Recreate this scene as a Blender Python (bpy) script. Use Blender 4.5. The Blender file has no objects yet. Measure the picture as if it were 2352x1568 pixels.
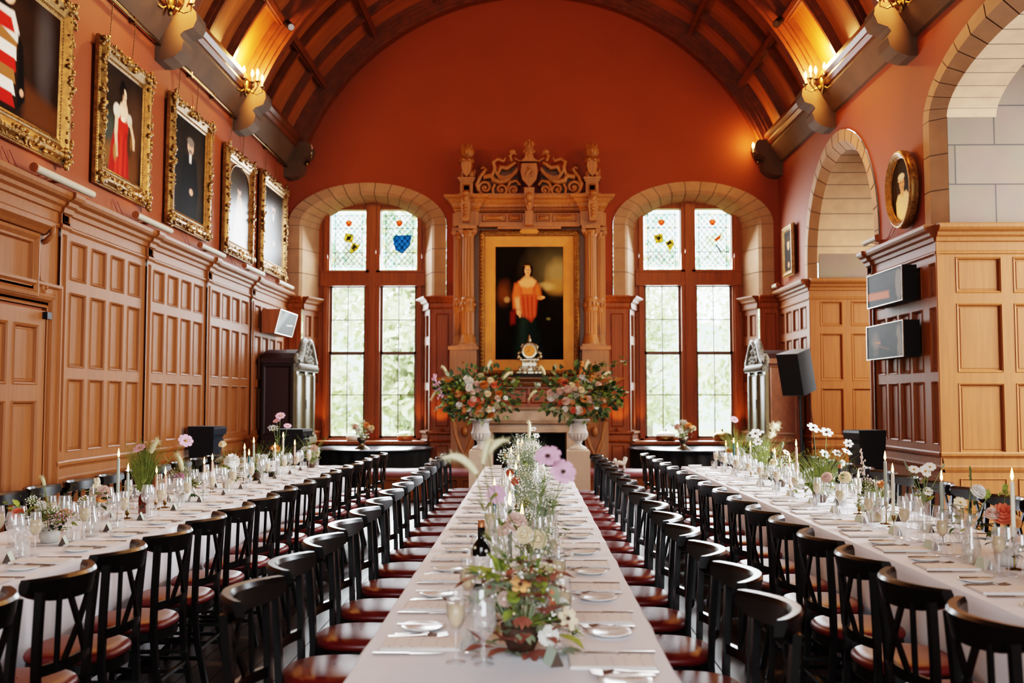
import bpy, math, random
import numpy as np
from mathutils import Vector, Matrix
PI=math.pi; R=random.Random(11)
SC=bpy.context.scene; COL=SC.collection
def rad(d): return d*PI/180
def V(*a): return Vector(a if len(a)==3 else a[0])
# ------------------------------------------------------------------ materials
def srgb(h):
    if isinstance(h,str):
        c=[int(h[i:i+2],16)/255 for i in (0,2,4)]
    else: c=list(h)
    return [x/12.92 if x<=.04045 else ((x+.055)/1.055)**2.4 for x in c]
MATS={}
def mat(name,col,rough=.5,metal=0,spec=.5,var=0,scale=4,stretch=(1,1,1),col2=None,bump=0,bscale=40,emit=None,estr=0,coat=0,sheen=0):
    m=bpy.data.materials.new(name); m.use_nodes=True; nt=m.node_tree; b=nt.nodes['Principled BSDF']
    c=srgb(col) if isinstance(col,str) else col
    b.inputs['Base Color'].default_value=(*c,1); b.inputs['Roughness'].default_value=rough; b.inputs['Metallic'].default_value=metal
    b.inputs['Specular IOR Level'].default_value=spec
    if coat: b.inputs['Coat Weight'].default_value=coat; b.inputs['Coat Roughness'].default_value=.12
    if sheen: b.inputs['Sheen Weight'].default_value=sheen
    if emit: b.inputs['Emission Color'].default_value=(*srgb(emit),1); b.inputs['Emission Strength'].default_value=estr
    if var or col2:
        tc=nt.nodes.new('ShaderNodeTexCoord'); mp=nt.nodes.new('ShaderNodeMapping'); nt.links.new(tc.outputs['Object'],mp.inputs[0])
        mp.inputs['Scale'].default_value=stretch
        n=nt.nodes.new('ShaderNodeTexNoise'); n.inputs['Scale'].default_value=scale; n.inputs['Detail'].default_value=3; nt.links.new(mp.outputs[0],n.inputs['Vector'])
        cr=nt.nodes.new('ShaderNodeValToRGB'); nt.links.new(n.outputs['Fac'],cr.inputs[0])
        c2=srgb(col2) if col2 else [x*(1-var) for x in c]
        c1=c if col2 else [min(1,x*(1+var*.6)) for x in c]
        cr.color_ramp.elements[0].position=.3; cr.color_ramp.elements[1].position=.7
        cr.color_ramp.elements[0].color=(*c2,1); cr.color_ramp.elements[1].color=(*c1,1)
        nt.links.new(cr.outputs[0],b.inputs['Base Color'])
    if bump:
        tc=nt.nodes.new('ShaderNodeTexCoord'); n=nt.nodes.new('ShaderNodeTexNoise'); n.inputs['Scale'].default_value=bscale; nt.links.new(tc.outputs['Object'],n.inputs['Vector'])
        bp=nt.nodes.new('ShaderNodeBump'); bp.inputs['Strength'].default_value=bump; bp.inputs['Distance'].default_value=.02
        nt.links.new(n.outputs['Fac'],bp.inputs['Height']); nt.links.new(bp.outputs[0],b.inputs['Normal'])
    MATS[name]=m; return m
def glassmat(name,tint,refl=1.0,rough=.02,painted_shine=0):
    m=bpy.data.materials.new(name); m.use_nodes=True; nt=m.node_tree; nt.nodes.clear()
    o=nt.nodes.new('ShaderNodeOutputMaterial'); t=nt.nodes.new('ShaderNodeBsdfTransparent'); g=nt.nodes.new('ShaderNodeBsdfGlossy')
    t.inputs[0].default_value=(*tint,1); g.inputs['Roughness'].default_value=rough; g.inputs['Color'].default_value=(1,1,1,1)
    lw=nt.nodes.new('ShaderNodeLayerWeight'); lw.inputs['Blend'].default_value=.35
    mu=nt.nodes.new('ShaderNodeMath'); mu.operation='MULTIPLY_ADD'; mu.inputs[1].default_value=.7*refl; mu.inputs[2].default_value=.085*refl
    pw=nt.nodes.new('ShaderNodeMath'); pw.operation='POWER'; pw.inputs[1].default_value=2.2; nt.links.new(lw.outputs['Facing'],pw.inputs[0])
    nt.links.new(pw.outputs[0],mu.inputs[0])
    mx=nt.nodes.new('ShaderNodeMixShader'); nt.links.new(mu.outputs[0],mx.inputs[0]); nt.links.new(t.outputs[0],mx.inputs[1]); nt.links.new(g.outputs[0],mx.inputs[2])
    if painted_shine:  # white diffuse, strongest at the edges, stands in for bright highlights
        df=nt.nodes.new('ShaderNodeBsdfDiffuse'); df.inputs[0].default_value=(1,1,1,1); m2=nt.nodes.new('ShaderNodeMath'); m2.operation='MULTIPLY_ADD'; m2.inputs[1].default_value=painted_shine*2.5; m2.inputs[2].default_value=painted_shine; nt.links.new(pw.outputs[0],m2.inputs[0])
        my=nt.nodes.new('ShaderNodeMixShader'); nt.links.new(m2.outputs[0],my.inputs[0]); nt.links.new(mx.outputs[0],my.inputs[1]); nt.links.new(df.outputs[0],my.inputs[2]); mx=my
    nt.links.new(mx.outputs[0],o.inputs[0]); MATS[name]=m; return m
def tintmat(name,tint,diff=.25):
    m=bpy.data.materials.new(name); m.use_nodes=True; nt=m.node_tree; nt.nodes.clear()
    o=nt.nodes.new('ShaderNodeOutputMaterial'); t=nt.nodes.new('ShaderNodeBsdfTransparent'); g=nt.nodes.new('ShaderNodeBsdfTranslucent')
    t.inputs[0].default_value=(*tint,1); g.inputs[0].default_value=(*tint,1)
    mx=nt.nodes.new('ShaderNodeMixShader'); mx.inputs[0].default_value=diff; nt.links.new(t.outputs[0],mx.inputs[1]); nt.links.new(g.outputs[0],mx.inputs[2])
    nt.links.new(mx.outputs[0],o.inputs[0]); MATS[name]=m; return m
def stonemat(name,c1,c2,cm,bw=.62,bh=.36,off=.5):
    m=bpy.data.materials.new(name); m.use_nodes=True; nt=m.node_tree; b=nt.nodes['Principled BSDF']; b.inputs['Roughness'].default_value=.85
    tc=nt.nodes.new('ShaderNodeTexCoord'); sp=nt.nodes.new('ShaderNodeSeparateXYZ'); nt.links.new(tc.outputs['Object'],sp.inputs[0])
    ad=nt.nodes.new('ShaderNodeMath'); nt.links.new(sp.outputs[0],ad.inputs[0]); nt.links.new(sp.outputs[1],ad.inputs[1])
    cb=nt.nodes.new('ShaderNodeCombineXYZ'); nt.links.new(ad.outputs[0],cb.inputs[0]); nt.links.new(sp.outputs[2],cb.inputs[1])
    br=nt.nodes.new('ShaderNodeTexBrick'); br.inputs['Scale'].default_value=1; br.inputs['Mortar Size'].default_value=.008; br.inputs['Brick Width'].default_value=bw; br.inputs['Row Height'].default_value=bh
    br.inputs['Color1'].default_value=(*srgb(c1),1); br.inputs['Color2'].default_value=(*srgb(c2),1); br.inputs['Mortar'].default_value=(*srgb(cm),1); br.offset=off
    nt.links.new(cb.outputs[0],br.inputs['Vector'])
    n=nt.nodes.new('ShaderNodeTexNoise'); n.inputs['Scale'].default_value=3; n.inputs['Detail'].default_value=6; nt.links.new(tc.outputs['Object'],n.inputs['Vector'])
    mx=nt.nodes.new('ShaderNodeMix'); mx.data_type='RGBA'; mx.blend_type='MULTIPLY'; mx.inputs[0].default_value=.35
    nt.links.new(br.outputs[0],mx.inputs[6]); nt.links.new(n.outputs['Color'],mx.inputs[7]); nt.links.new(mx.outputs[2],b.inputs['Base Color'])
    MATS[name]=m; return m
def colattr(name,rough=.3,spec=.5,coat=0):
    m=bpy.data.materials.new(name); m.use_nodes=True; nt=m.node_tree; b=nt.nodes['Principled BSDF']; b.inputs['Roughness'].default_value=rough; b.inputs['Specular IOR Level'].default_value=spec
    a=nt.nodes.new('ShaderNodeAttribute'); a.attribute_name='Col'; nt.links.new(a.outputs['Color'],b.inputs['Base Color'])
    if coat: b.inputs['Coat Weight'].default_value=coat; b.inputs['Coat Roughness'].default_value=.08
    MATS[name]=m; return m
def emitmat(name,col,s):
    m=bpy.data.materials.new(name); m.use_nodes=True; nt=m.node_tree; nt.nodes.clear()
    o=nt.nodes.new('ShaderNodeOutputMaterial'); e=nt.nodes.new('ShaderNodeEmission'); e.inputs[0].default_value=(*srgb(col),1); e.inputs[1].default_value=s
    nt.links.new(e.outputs[0],o.inputs[0]); MATS[name]=m; return m
ZS=(14,14,.7)
mat('oak','774521',.52,spec=.13,var=.16,scale=2.2,stretch=ZS)
mat('oak_dark','8a4a22',.4,var=.25,scale=2.2,stretch=ZS)
mat('oak_red','8a4816',.45,spec=.3,var=.28,scale=2.5,stretch=ZS)
mat('oak_mantel','94602f',.45,var=.25,scale=2.5,stretch=ZS)
mat('oak_umber','5b3a22',.5,var=.2,scale=2.5,stretch=ZS)  # deeper brown oak for sashes, aisle timber and crest plates
mat('vault_board','8c5022',.42,var=.35,scale=1.6,stretch=(1,9,1))
mat('vault_rib','5e3013',.4,var=.3,scale=2.5,stretch=(3,3,3))
mat('plaster','7d3810',.8,var=.06,scale=1.2,bump=.08,bscale=120)
mat('plate','533d2b',.85,var=.22,scale=2.5)
stonemat('stone','d9c8b4','cdb9a3','7d6a58')
stonemat('stone_big','715c4a','675241','3b3027',bw=.85,bh=.43)
mat('voussoir','a07c5e',.85,var=.14,scale=5)
mat('mortar','6d5a48',.9)
mat('ceil_grey','a8a196',.8)
mat('floor','3a2a20',.32,var=.4,scale=3,stretch=(16,.6,1))
mat('groove','0d0806',.8)
mat('black_wood','100a08',.27,spec=.45,var=.2,scale=6)
mat('vinyl','611411',.42,var=.12,scale=5)
mat('cloth','dedde1',.85,var=.02,scale=8,sheen=.1)
mat('drape_black','0b0b0c',.8)
mat('blue_black','20262c',.25)
mat('gilt','86602f',.42,metal=.7,var=.45,scale=22)
mat('gilt_flat','bb7a2e',.5,metal=.3,var=.15,scale=6)
mat('gilt_dark','7a5326',.5,metal=.5,var=.4,scale=20)
mat('brass','7d643c',.35,metal=1)
mat('silver','8f8674',.33,metal=1,var=.35,scale=60)
mat('steel','8a7c72',.25,metal=1)
mat('iron','151312',.5,metal=.6)
mat('mahogany','2a100a',.35,var=.3,scale=3,stretch=ZS)
mat('walnut','7b4c32',.38,var=.2,scale=3,stretch=(6,6,3))
mat('cream_cabinet','6e644c',.45,spec=.2,var=.15,scale=9)
mat('carved_grey','6f6a5d',.6,var=.8,scale=28)
mat('speaker_grille','08080a',.7)
mat('speaker_side_lit','525c62',.5)  # black cabinet given grey-blue to stand for light on its side
mat('paper','e0d5cf',.8); mat('paper_white','cfc8c2',.85); mat('ink','53443b',.8); mat('mint','b9c7b4',.75); mat('kraft','9d8a73',.8)
mat('china','efeae4',.2); mat('pot_white','cfc9bf',.7); mat('pot_tan','b49c7c',.8,var=.1); mat('pot_brown','4f3a2c',.7,var=.2)
mat('urn','cdc5be',.7,var=.12,scale=8); mat('plinth','c2ab98',.85,var=.05,scale=30)
mat('marble','b29a86',.4,var=.3,scale=4); mat('soot','0a0706',.9); mat('card_shade','4a3a30',.6)
mat('wax_cream','ddd3bd',.5); mat('wax_sage','9aa091',.5); mat('wax_teal','1d4a4a',.5); mat('wax_pink','d9b29d',.5); mat('wick','221a14',.9)
emitmat('flame','ffc27a',16); emitmat('flame_core','ffe2b0',30); emitmat('bulb','ffb45e',45)
glassmat('glass',(.985,.985,.98),1.3,.03,.085); glassmat('pane',(.93,.95,.94),.5); glassmat('case_glass',(.6,.6,.6),1.5)
glassmat('amber_glass',(.35,.13,.03)); glassmat('green_glass',(.05,.07,.03))
mat('champagne',[.74,.53,.29],.12,spec=.5,var=.04,scale=40)
MATS['champagne'].node_tree.nodes['Principled BSDF'].inputs['Transmission Weight'].default_value=.35
mat('water',[.9,.92,.92],.05)
mat('foil_black','17171b',.35); mat('cork_copper','b0714c',.4,metal=.4); mat('bottle','12110d',.08); mat('label_paper','dcd0cb',.7)
mat('leaf','5d7032',.6,var=.4,scale=18); mat('leaf_dark','2d4420',.55,var=.4,scale=18); mat('leaf_lime','95a04a',.6,var=.3,scale=18); mat('leaf_sage','8d977b',.7,var=.2,scale=20)
mat('stem','6d7a3f',.6); mat('grass','78803c',.7,var=.3,scale=30); mat('grass_pale','c2b78e',.8); mat('russet','99594a',.6,var=.35,scale=20)
mat('petal_white','f2eee6',.7); mat('petal_cream','ecd9b8',.7,var=.1,scale=20); mat('petal_peach','e8a56c',.7,var=.2,scale=20); mat('petal_pink','d9a8bd',.7,var=.15,scale=20)
mat('petal_coral','e0795a',.7,var=.2,scale=20); mat('petal_blush','e3c2b4',.7,var=.1,scale=20); mat('petal_orange','c9792f',.7,var=.3,scale=20); mat('eye_yellow','b8862c',.8); mat('eye_dark','3d2418',.8); mat('fluff','ddd3ac',.9)
colattr('canvas',.7,.02); colattr('canvas_varnished',.3,.06); colattr('glazing_paint',.5,.03)
tintmat('lead_clear',(.60,.70,.66)); tintmat('lead_green',(.33,.55,.47)); tintmat('lead_yellow',(.7,.68,.42)); tintmat('lead_red',(.75,.06,.015),.5); tintmat('lead_gold',(.42,.2,.02),.5); tintmat('lead_blue',(.012,.06,.22),.5); tintmat('lead_pink',(.72,.64,.62)); tintmat('lead_white',(.93,.95,.95),.96); mat('lead','1c2420',.7)
mat('out_leaf','c3c99c',.8,col2='a3b088',scale=.6); mat('out_leaf_pale','dedfba',.8,col2='c3cba6',scale=.6); mat('out_trunk','7b7468',.9); mat('lawn','a9b37c',.9); mat('hill','9fb1a4',.9)  # leaves paled to carry overexposure and haze in their colour
mat('white_tube','9c8d75',.6); mat('cable','7a2f1c',.6); mat('ornament','d9d2c8',.8)
# ------------------------------------------------------------------ mesh builder
class MB:
    def __init__(s): s.v=[]; s.f=[]; s.m=[]; s.s=[]
    def add(s,vs,fs,mi=0,sm=False):
        o=len(s.v); s.v+= [tuple(v) for v in vs]
        for f in fs: s.f.append([i+o for i in f]); s.m.append(mi); s.s.append(sm)
    def quad(s,a,b,c,d,mi=0): s.add([a,b,c,d],[(0,1,2,3)],mi)
    def box(s,x0,y0,z0,x1,y1,z1,mi=0):
        s.add([(x0,y0,z0),(x1,y0,z0),(x1,y1,z0),(x0,y1,z0),(x0,y0,z1),(x1,y0,z1),(x1,y1,z1),(x0,y1,z1)],
              [(3,2,1,0),(4,5,6,7),(0,1,5,4),(1,2,6,5),(2,3,7,6),(3,0,4,7)],mi)
    def bbox(s,x0,y0,z0,x1,y1,z1,b=.01,mi=0):
        # box with chamfered top edges
        s.box(x0,y0,z0,x1,y1,z1-b,mi)
        s.add([(x0,y0,z1-b),(x1,y0,z1-b),(x1,y1,z1-b),(x0,y1,z1-b),(x0+b,y0+b,z1),(x1-b,y0+b,z1),(x1-b,y1-b,z1),(x0+b,y1-b,z1)],[(4,5,6,7),(0,1,5,4),(1,2,6,5),(2,3,7,6),(3,0,4,7)],mi)
    def bar(s,p,q,w,h,up=(0,0,1),w2=None,h2=None,mi=0):
        p=Vector(p);q=Vector(q);d=(q-p).normalized();up=Vector(up);a=d.cross(up)
        if a.length<1e-4: a=d.cross(Vector((1,0,0)))
        a.normalize(); b=a.cross(d); w2=w if w2 is None else w2; h2=h if h2 is None else h2
        vs=[p+a*i*w/2+b*j*h/2 for i,j in((-1,-1),(1,-1),(1,1),(-1,1))]+[q+a*i*w2/2+b*j*h2/2 for i,j in((-1,-1),(1,-1),(1,1),(-1,1))]
        s.add(vs,[(3,2,1,0),(4,5,6,7),(0,1,5,4),(1,2,6,5),(2,3,7,6),(3,0,4,7)],mi)
    def tube(s,pts,r,n=6,mi=0,cap=True):
        pts=[Vector(p) for p in pts]; k=len(pts); rs=r if isinstance(r,(list,tuple)) else [r]*k
        vs=[];ref=None
        for i,p in enumerate(pts):
            d=(pts[min(i+1,k-1)]-pts[max(i-1,0)])
            d=d.normalized() if d.length>1e-9 else Vector((0,0,1))
            if ref is None:
                ref=d.orthogonal().normalized()
            a=(ref-d*ref.dot(d)); a=a.normalized() if a.length>1e-6 else d.orthogonal().normalized(); ref=a; b=d.cross(a)
            for j in range(n):
                t=2*PI*j/n; vs.append(p+(a*math.cos(t)+b*math.sin(t))*rs[i])
        fs=[(i*n+j,i*n+(j+1)%n,(i+1)*n+(j+1)%n,(i+1)*n+j) for i in range(k-1) for j in range(n)]
        s.add(vs,fs,mi,True)
        if cap: s.add(vs[:n],[tuple(range(n))[::-1]],mi); s.add(vs[-n:],[tuple(range(n))],mi)
    def lathe(s,prof,n=16,o=(0,0,0),mi=0,sm=True,flute=0):
        vs=[]
        for r,z in prof:
            for j in range(n):
                t=2*PI*j/n; rr=r*(1-(flute if j%2 else 0)); vs.append((o[0]+rr*math.cos(t),o[1]+rr*math.sin(t),o[2]+z))
        k=len(prof); fs=[(i*n+j,i*n+(j+1)%n,(i+1)*n+(j+1)%n,(i+1)*n+j) for i in range(k-1) for j in range(n)]
        s.add(vs,fs,mi,sm)
    def ell(s,c,rx,ry,rz,nu=10,nv=7,mi=0,rot=None):
        vs=[];M=rot
        for i in range(nv+1):
            ph=PI*i/nv
            for j in range(nu):
                t=2*PI*j/nu; p=Vector((rx*math.sin(ph)*math.cos(t),ry*math.sin(ph)*math.sin(t),rz*math.cos(ph)))
                if M is not None: p=M@p
                vs.append(p+Vector(c))
        s.add(vs,[(i*nu+j,(i+1)*nu+j,(i+1)*nu+(j+1)%nu,i*nu+(j+1)%nu) for i in range(nv) for j in range(nu)],mi,True)
    def prism(s,poly,fa,fb,mi=0):
        n=len(poly); s.add([fa(*p) for p in poly]+[fb(*p) for p in poly],[tuple(range(n))[::-1],tuple(range(n,2*n))]+[(i,(i+1)%n,n+(i+1)%n,n+i) for i in range(n)],mi)
    def grid(s,fn,nu,nv,mi=0,sm=True,closeu=False):
        vs=[fn(i/nu,j/nv) for j in range(nv+1) for i in range(nu+1)]; w=nu+1
        s.add(vs,[(j*w+i,j*w+i+1,(j+1)*w+i+1,(j+1)*w+i) for j in range(nv) for i in range(nu)],mi,sm)
    def sweep(s,pl,prof,u0,u1,mi=0,ends=(0,0)):
        # prof: list of (d,z); mitre ends: shift u by ends*d
        k=len(prof); a=[pl(u0+ends[0]*d,z,d) for d,z in prof]; b=[pl(u1-ends[1]*d,z,d) for d,z in prof]
        s.add(a+b,[(i,k+i,k+i+1,i+1) for i in range(k-1)],mi)
        s.add(a,[tuple(range(k))],mi); s.add(b,[tuple(range(k))[::-1]],mi)
    def build(s,name,mats,parent=None,loc=None,sub=None):
        me=bpy.data.meshes.new(name)
        vs=s.v
        off=Vector((0,0,0)); p=parent
        while p is not None: off+=p.location; p=p.parent
        if loc is not None: off+=Vector(loc)
        elif sub is not None: off=Vector(sub)
        if off.length>0: vs=[(a-off.x,b-off.y,c-off.z) for a,b,c in vs]
        me.from_pydata(vs,[],s.f)
        for m in (mats if isinstance(mats,(list,tuple)) else [mats]): me.materials.append(MATS[m])
        me.polygons.foreach_set('material_index',s.m); me.polygons.foreach_set('use_smooth',s.s); me.update()
        o=bpy.data.objects.new(name,me); COL.objects.link(o)
        if parent is not None: o.parent=parent
        if loc is not None: o.location=loc
        return o
def lbuild(mb,name,mats,parent=None,loc=(0,0,0)):
    """geometry already in the local frame of its parent"""
    return mb.build(name,mats,None,None) if parent is None else _lb(mb,name,mats,parent,loc)
def _lb(mb,name,mats,parent,loc):
    o=mb.build(name,mats,None,None); o.parent=parent; o.location=loc; return o
def tag(o,label=None,cat=None,group=None,kind=None):
    if label: o['label']=label
    if cat: o['category']=cat
    if group: o['group']=group
    if kind: o['kind']=kind
    return o
def empty(name,loc,label=None,cat=None,group=None,rz=0):
    o=bpy.data.objects.new(name,None); COL.objects.link(o); o.location=loc; o.rotation_euler=(0,0,rz); o.empty_display_size=.1
    return tag(o,label,cat,group)
def struct(mb,name,mats,parent=None):
    o=mb.build(name,mats,parent)
    if parent is None: o['kind']='structure'
    return o
CH={}
def copytree(o,parent=None):
    c=o.copy(); COL.objects.link(c)
    if parent is not None: c.parent=parent
    for ch in o.children: copytree(ch,c)
    return c
def place(root,loc,rz,label,group):
    c=copytree(root); c.location=loc; c.rotation_euler=(0,0,rz); c['label']=label
    if group: c['group']=group
    return c
def plane(O,U,N):
    O=Vector(O);U=Vector(U);N=Vector(N)
    return lambda u,z,d=0.0: O+U*u+N*d+Vector((0,0,z))
def pbox(mb,pl,u0,u1,z0,z1,d0,d1,mi=0):
    vs=[pl(u0,z0,d0),pl(u1,z0,d0),pl(u1,z0,d1),pl(u0,z0,d1),pl(u0,z1,d0),pl(u1,z1,d0),pl(u1,z1,d1),pl(u0,z1,d1)]
    mb.add(vs,[(3,2,1,0),(4,5,6,7),(0,1,5,4),(1,2,6,5),(2,3,7,6),(3,0,4,7)],mi)
def ring(mb,pl,r,mi=0,last=True):
    """nested rectangles r=[(u0,u1,z0,z1,d),...] joined"""
    for a,b in zip(r[:-1],r[1:]):
        A=[pl(a[0],a[2],a[4]),pl(a[1],a[2],a[4]),pl(a[1],a[3],a[4]),pl(a[0],a[3],a[4])]
        B=[pl(b[0],b[2],b[4]),pl(b[1],b[2],b[4]),pl(b[1],b[3],b[4]),pl(b[0],b[3],b[4])]
        mb.add(A+B,[(i,(i+1)%4,4+(i+1)%4,4+i) for i in range(4)],mi)
    if last:
        b=r[-1]; mb.add([pl(b[0],b[2],b[4]),pl(b[1],b[2],b[4]),pl(b[1],b[3],b[4]),pl(b[0],b[3],b[4])],[(0,1,2,3)],mi)
def recess(mb,pl,u0,u1,z0,z1,d=.035,mi=0,k=1):
    ins=[(0,d),(.006,d+.007),(.018,d-.004),(.026,d-.028),(.036,d-.028),(.041,d-.023)]
    ring(mb,pl,[(u0+a*k,u1-a*k,z0+a*k,z1-a*k,dd) for a,dd in ins],mi)
def panels(mb,pl,u0,u1,z0,z1,cols,rows,d=.035,mi=0,k=1):
    """framed panelling: front face at depth d, panels recessed"""
    def q(a,b,c,e):
        if b-a>1e-4 and e-c>1e-4: mb.add([pl(a,c,d),pl(b,c,d),pl(b,e,d),pl(a,e,d)],[(0,1,2,3)],mi)
    zz=z0
    for (a,b) in rows:
        q(u0,u1,zz,a); uu=u0
        for (c,e) in cols:
            q(uu,c,a,b); recess(mb,pl,c,e,a,b,d,mi,k); uu=e
        q(uu,u1,a,b); zz=b
    q(u0,u1,zz,z1)
def split(a,b,n,gap):
    w=(b-a-gap*(n+1))/n
    return [(a+gap+(w+gap)*i,a+gap+(w+gap)*i+w) for i in range(n)]
# ------------------------------------------------------------------ room shell
XL,XR,YB,YF=-4.3,4.4,17.5,-5.0
PL=plane((XL,0,0),(0,1,0),(1,0,0)); PR=plane((XR,0,0),(0,1,0),(-1,0,0)); PB=plane((0,YB,0),(1,0,0),(0,-1,0))
VX,VZ,VR=.05,4.4,4.6
def ell_top(u,cu,a,b,zs): 
    t=1-((u-cu)/a)**2
    return zs+b*math.sqrt(max(0,t))
def wall_open(mb,pl,u0,u1,zt,ops,mi=0):
    us=set([u0,u1])
    for (cu,a,b,zs) in ops:
        us|={cu-a*math.cos(PI*i/40) for i in range(41)}
    n=60; us|={u0+(u1-u0)*i/n for i in range(n+1)}
    us=sorted(u for u in us if u0-1e-6<=u<=u1+1e-6)
    for a0,a1 in zip(us[:-1],us[1:]):
        if a1-a0<1e-5: continue
        m=(a0+a1)/2; zb0=zb1=0
        for (cu,a,b,zs) in ops:
            if abs(m-cu)<a: zb0=ell_top(a0,cu,a,b,zs); zb1=ell_top(a1,cu,a,b,zs)
        mb.quad(pl(a0,zb0),pl(a1,zb1),pl(a1,zt(a1)),pl(a0,zt(a0)),mi)
def arch_stone(mb,pl,cu,zs,ai,bi,ao,bo,nv,d,zb,db,aib,bib,c=.0,rev=True,course=.37,zf=None):
    """voussoir ring + jamb stones on the wall face and reveal; mi 0 stone, 1 mortar"""
    P=lambda a,b,t,dd:pl(cu-a*math.cos(t),zs+b*math.sin(t),dd)
    ac,bc=ai+c,bi+c
    zf=zb if zf is None else zf
    for mi,dd,g in((1,-.006,0),(0,0,.011)):
        for k in range(nv):
            t0=PI*k/nv+g/ao; t1=PI*(k+1)/nv-g/ao
            for j in range(4):
                a=t0+(t1-t0)*j/4; b=t0+(t1-t0)*(j+1)/4
                mb.quad(P(ac,bc,a,d+dd),P(ac,bc,b,d+dd),P(ao,bo,b,d+dd),P(ao,bo,a,d+dd),mi)
                s=0 if mi==0 else .006
                if c: mb.quad(P(ac+s,bc+s,a,d+dd),P(ac+s,bc+s,b,d+dd),P(ai+s,bi+s,b,d-c+dd),P(ai+s,bi+s,a,d-c+dd),mi)
                mb.quad(P(ai+s,bi+s,a,d-c+dd),P(ai+s,bi+s,b,d-c+dd),P(aib+s,bib+s,b,db),P(aib+s,bib+s,a,db),mi)
        n=max(1,round((zs-zb)/course)); h=(zs-zb)/n
        for sg in(-1,1):
            for k in range(n):
                z0=zb+h*k+g*.6; z1=zb+h*(k+1)-g*.6; s=0 if mi==0 else .006
                U=lambda a:cu+sg*(a+s)
                mb.quad(pl(U(ac),z0,d+dd),pl(cu+sg*ao,z0,d+dd),pl(cu+sg*ao,z1,d+dd),pl(U(ac),z1,d+dd),mi)
                if c: mb.quad(pl(U(ac),z0,d+dd),pl(U(ai),z0,d-c+dd),pl(U(ai),z1,d-c+dd),pl(U(ac),z1,d+dd),mi)
                if rev: mb.quad(pl(U(ai),z0,d-c+dd),pl(U(aib),z0,db),pl(U(aib),z1,db),pl(U(ai),z1,d-c+dd),mi)
WIN=[-2.88,2.89]; WA=dict(zs=4.64,ai=1.15,bi=.55,ao=1.41,bo=.76)
SA=dict(cu=14.15,zs=3.68,a=1.68); BA=dict(cu=8.9,zs=4.6,ao=2.1,bo=.8)
# floor with plank lines
m=MB(); m.box(-4.6,YF,-.1,4.7,18.4,0); m.box(4.7,5.3,-.1,8.8,18.4,0)
fl=struct(m,'floor','floor')
m=MB()
for i in range(-24,26):
    x=i*.18+.02; m.quad((x,-2,.001),(x+.006,-2,.001),(x+.006,18.1,.001),(x,18.1,.001))
m.build('plank_joints','groove',fl)
# walls
vt=lambda y:6.15
m=MB(); m.box(XL-.3,YF,0,XL,YB+.7,6.15); wl=struct(m,'wall_left','plaster')
m=MB(); wall_open(m,PR,YF,YB,vt,[(SA['cu'],SA['a'],SA['a'],SA['zs']),(BA['cu'],BA['ao'],BA['bo'],BA['zs'])]); wr=struct(m,'wall_right','plaster')
m=MB(); wall_open(m,PB,XL,XR,lambda x:VZ+math.sqrt(max(0,(VR+.1)**2-(x-VX)**2)),[(c,WA['ao'],WA['bo'],WA['zs']) for c in WIN]); wb=struct(m,'wall_back','plaster')
m=MB()
for a,b,c,d in((XL-.3,-3.0,0,9.3),(3.0,XR+.3,0,9.3),(-3.0,3.0,5.6,9.3),(-3.0,3.0,0,1.0)): m.box(a,YF-.3,c,b,YF,d)
wf=struct(m,'wall_front','plaster')
# stone arches
m=MB()
for c in WIN: arch_stone(m,PB,c,WA['zs'],WA['ai'],WA['bi'],WA['ao'],WA['bo'],15,.03,3.37,-.6,.94,.47,c=.05)
m.build('window_arch_stones',['voussoir','mortar'],wb)
m=MB(); arch_stone(m,PR,SA['cu'],SA['zs'],1.40,1.40,1.68,1.68,17,.02,3.43,-1.05,1.40,1.40,c=.12,rev=False)
m.build('small_arch_stones',['voussoir','mortar'],wr)
m=MB(); arch_stone(m,PR,BA['cu'],BA['zs'],1.80,.5,2.1,.8,17,.02,3.43,-.65,1.80,.5,c=.14,rev=False)
m.build('large_arch_stones',['voussoir','mortar'],wr)
# reveals seen face-on through the arches (stone above, oak below)
def jamb(name,X0,X1,Y,sg,cols,zt):
    pj=plane((0,Y,0),(1,0,0),(0,-sg,0)); m=MB(); pbox(m,pj,4.525,X1,3.40,zt,-.02,.018); a=m.build(name+'_stone','stone_big',wr)
    m=MB(); panels(m,pj,X0,X1,.88,3.14,cols,[(.98,1.73),(1.84,2.58),(2.69,3.08)],.04,0,1.2)
    m.sweep(pj,CORN,X0,X1); m.sweep(pj,DADO,X0,X1); pbox(m,pj,X0,X1,0,.9,0,.03); 
    for a,b in cols: recess(m,pj,a,b,.25,.72,.033)
    return m.build(name+'_panelling','oak',wr)
CORN=[(.0,3.1),(.035,3.1),(.055,3.12),(.055,3.135),(.04,3.15),(.04,3.24),(.06,3.25),(.07,3.29),(.10,3.31),(.11,3.34),(.15,3.36),(.17,3.385),(.17,3.42),(.16,3.43),(0,3.43)]
DADO=[(0,.78),(.034,.785),(.044,.81),(.05,.84),(.046,.86),(.042,.93),(.05,.945),(.062,.96),(.064,.985),(.055,1.0),(.03,1.0)]
jamb('small_arch_jamb',4.355,5.5,15.56,1,[(4.52,4.87),(5.0,5.38)],5.2)
jamb('large_arch_jamb',4.355,8.6,10.72,1,[(4.56,5.05),(5.17,5.66),(5.78,6.27),(6.39,6.88),(7.0,7.5),(7.6,8.1)],5.8)
jamb('small_arch_near_jamb',4.4,5.5,12.74,-1,[(4.52,4.87),(5.0,5.38)],5.2)
jamb('large_arch_near_jamb',4.4,5.1,7.08,-1,[(4.52,4.98)],5.2)
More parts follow.
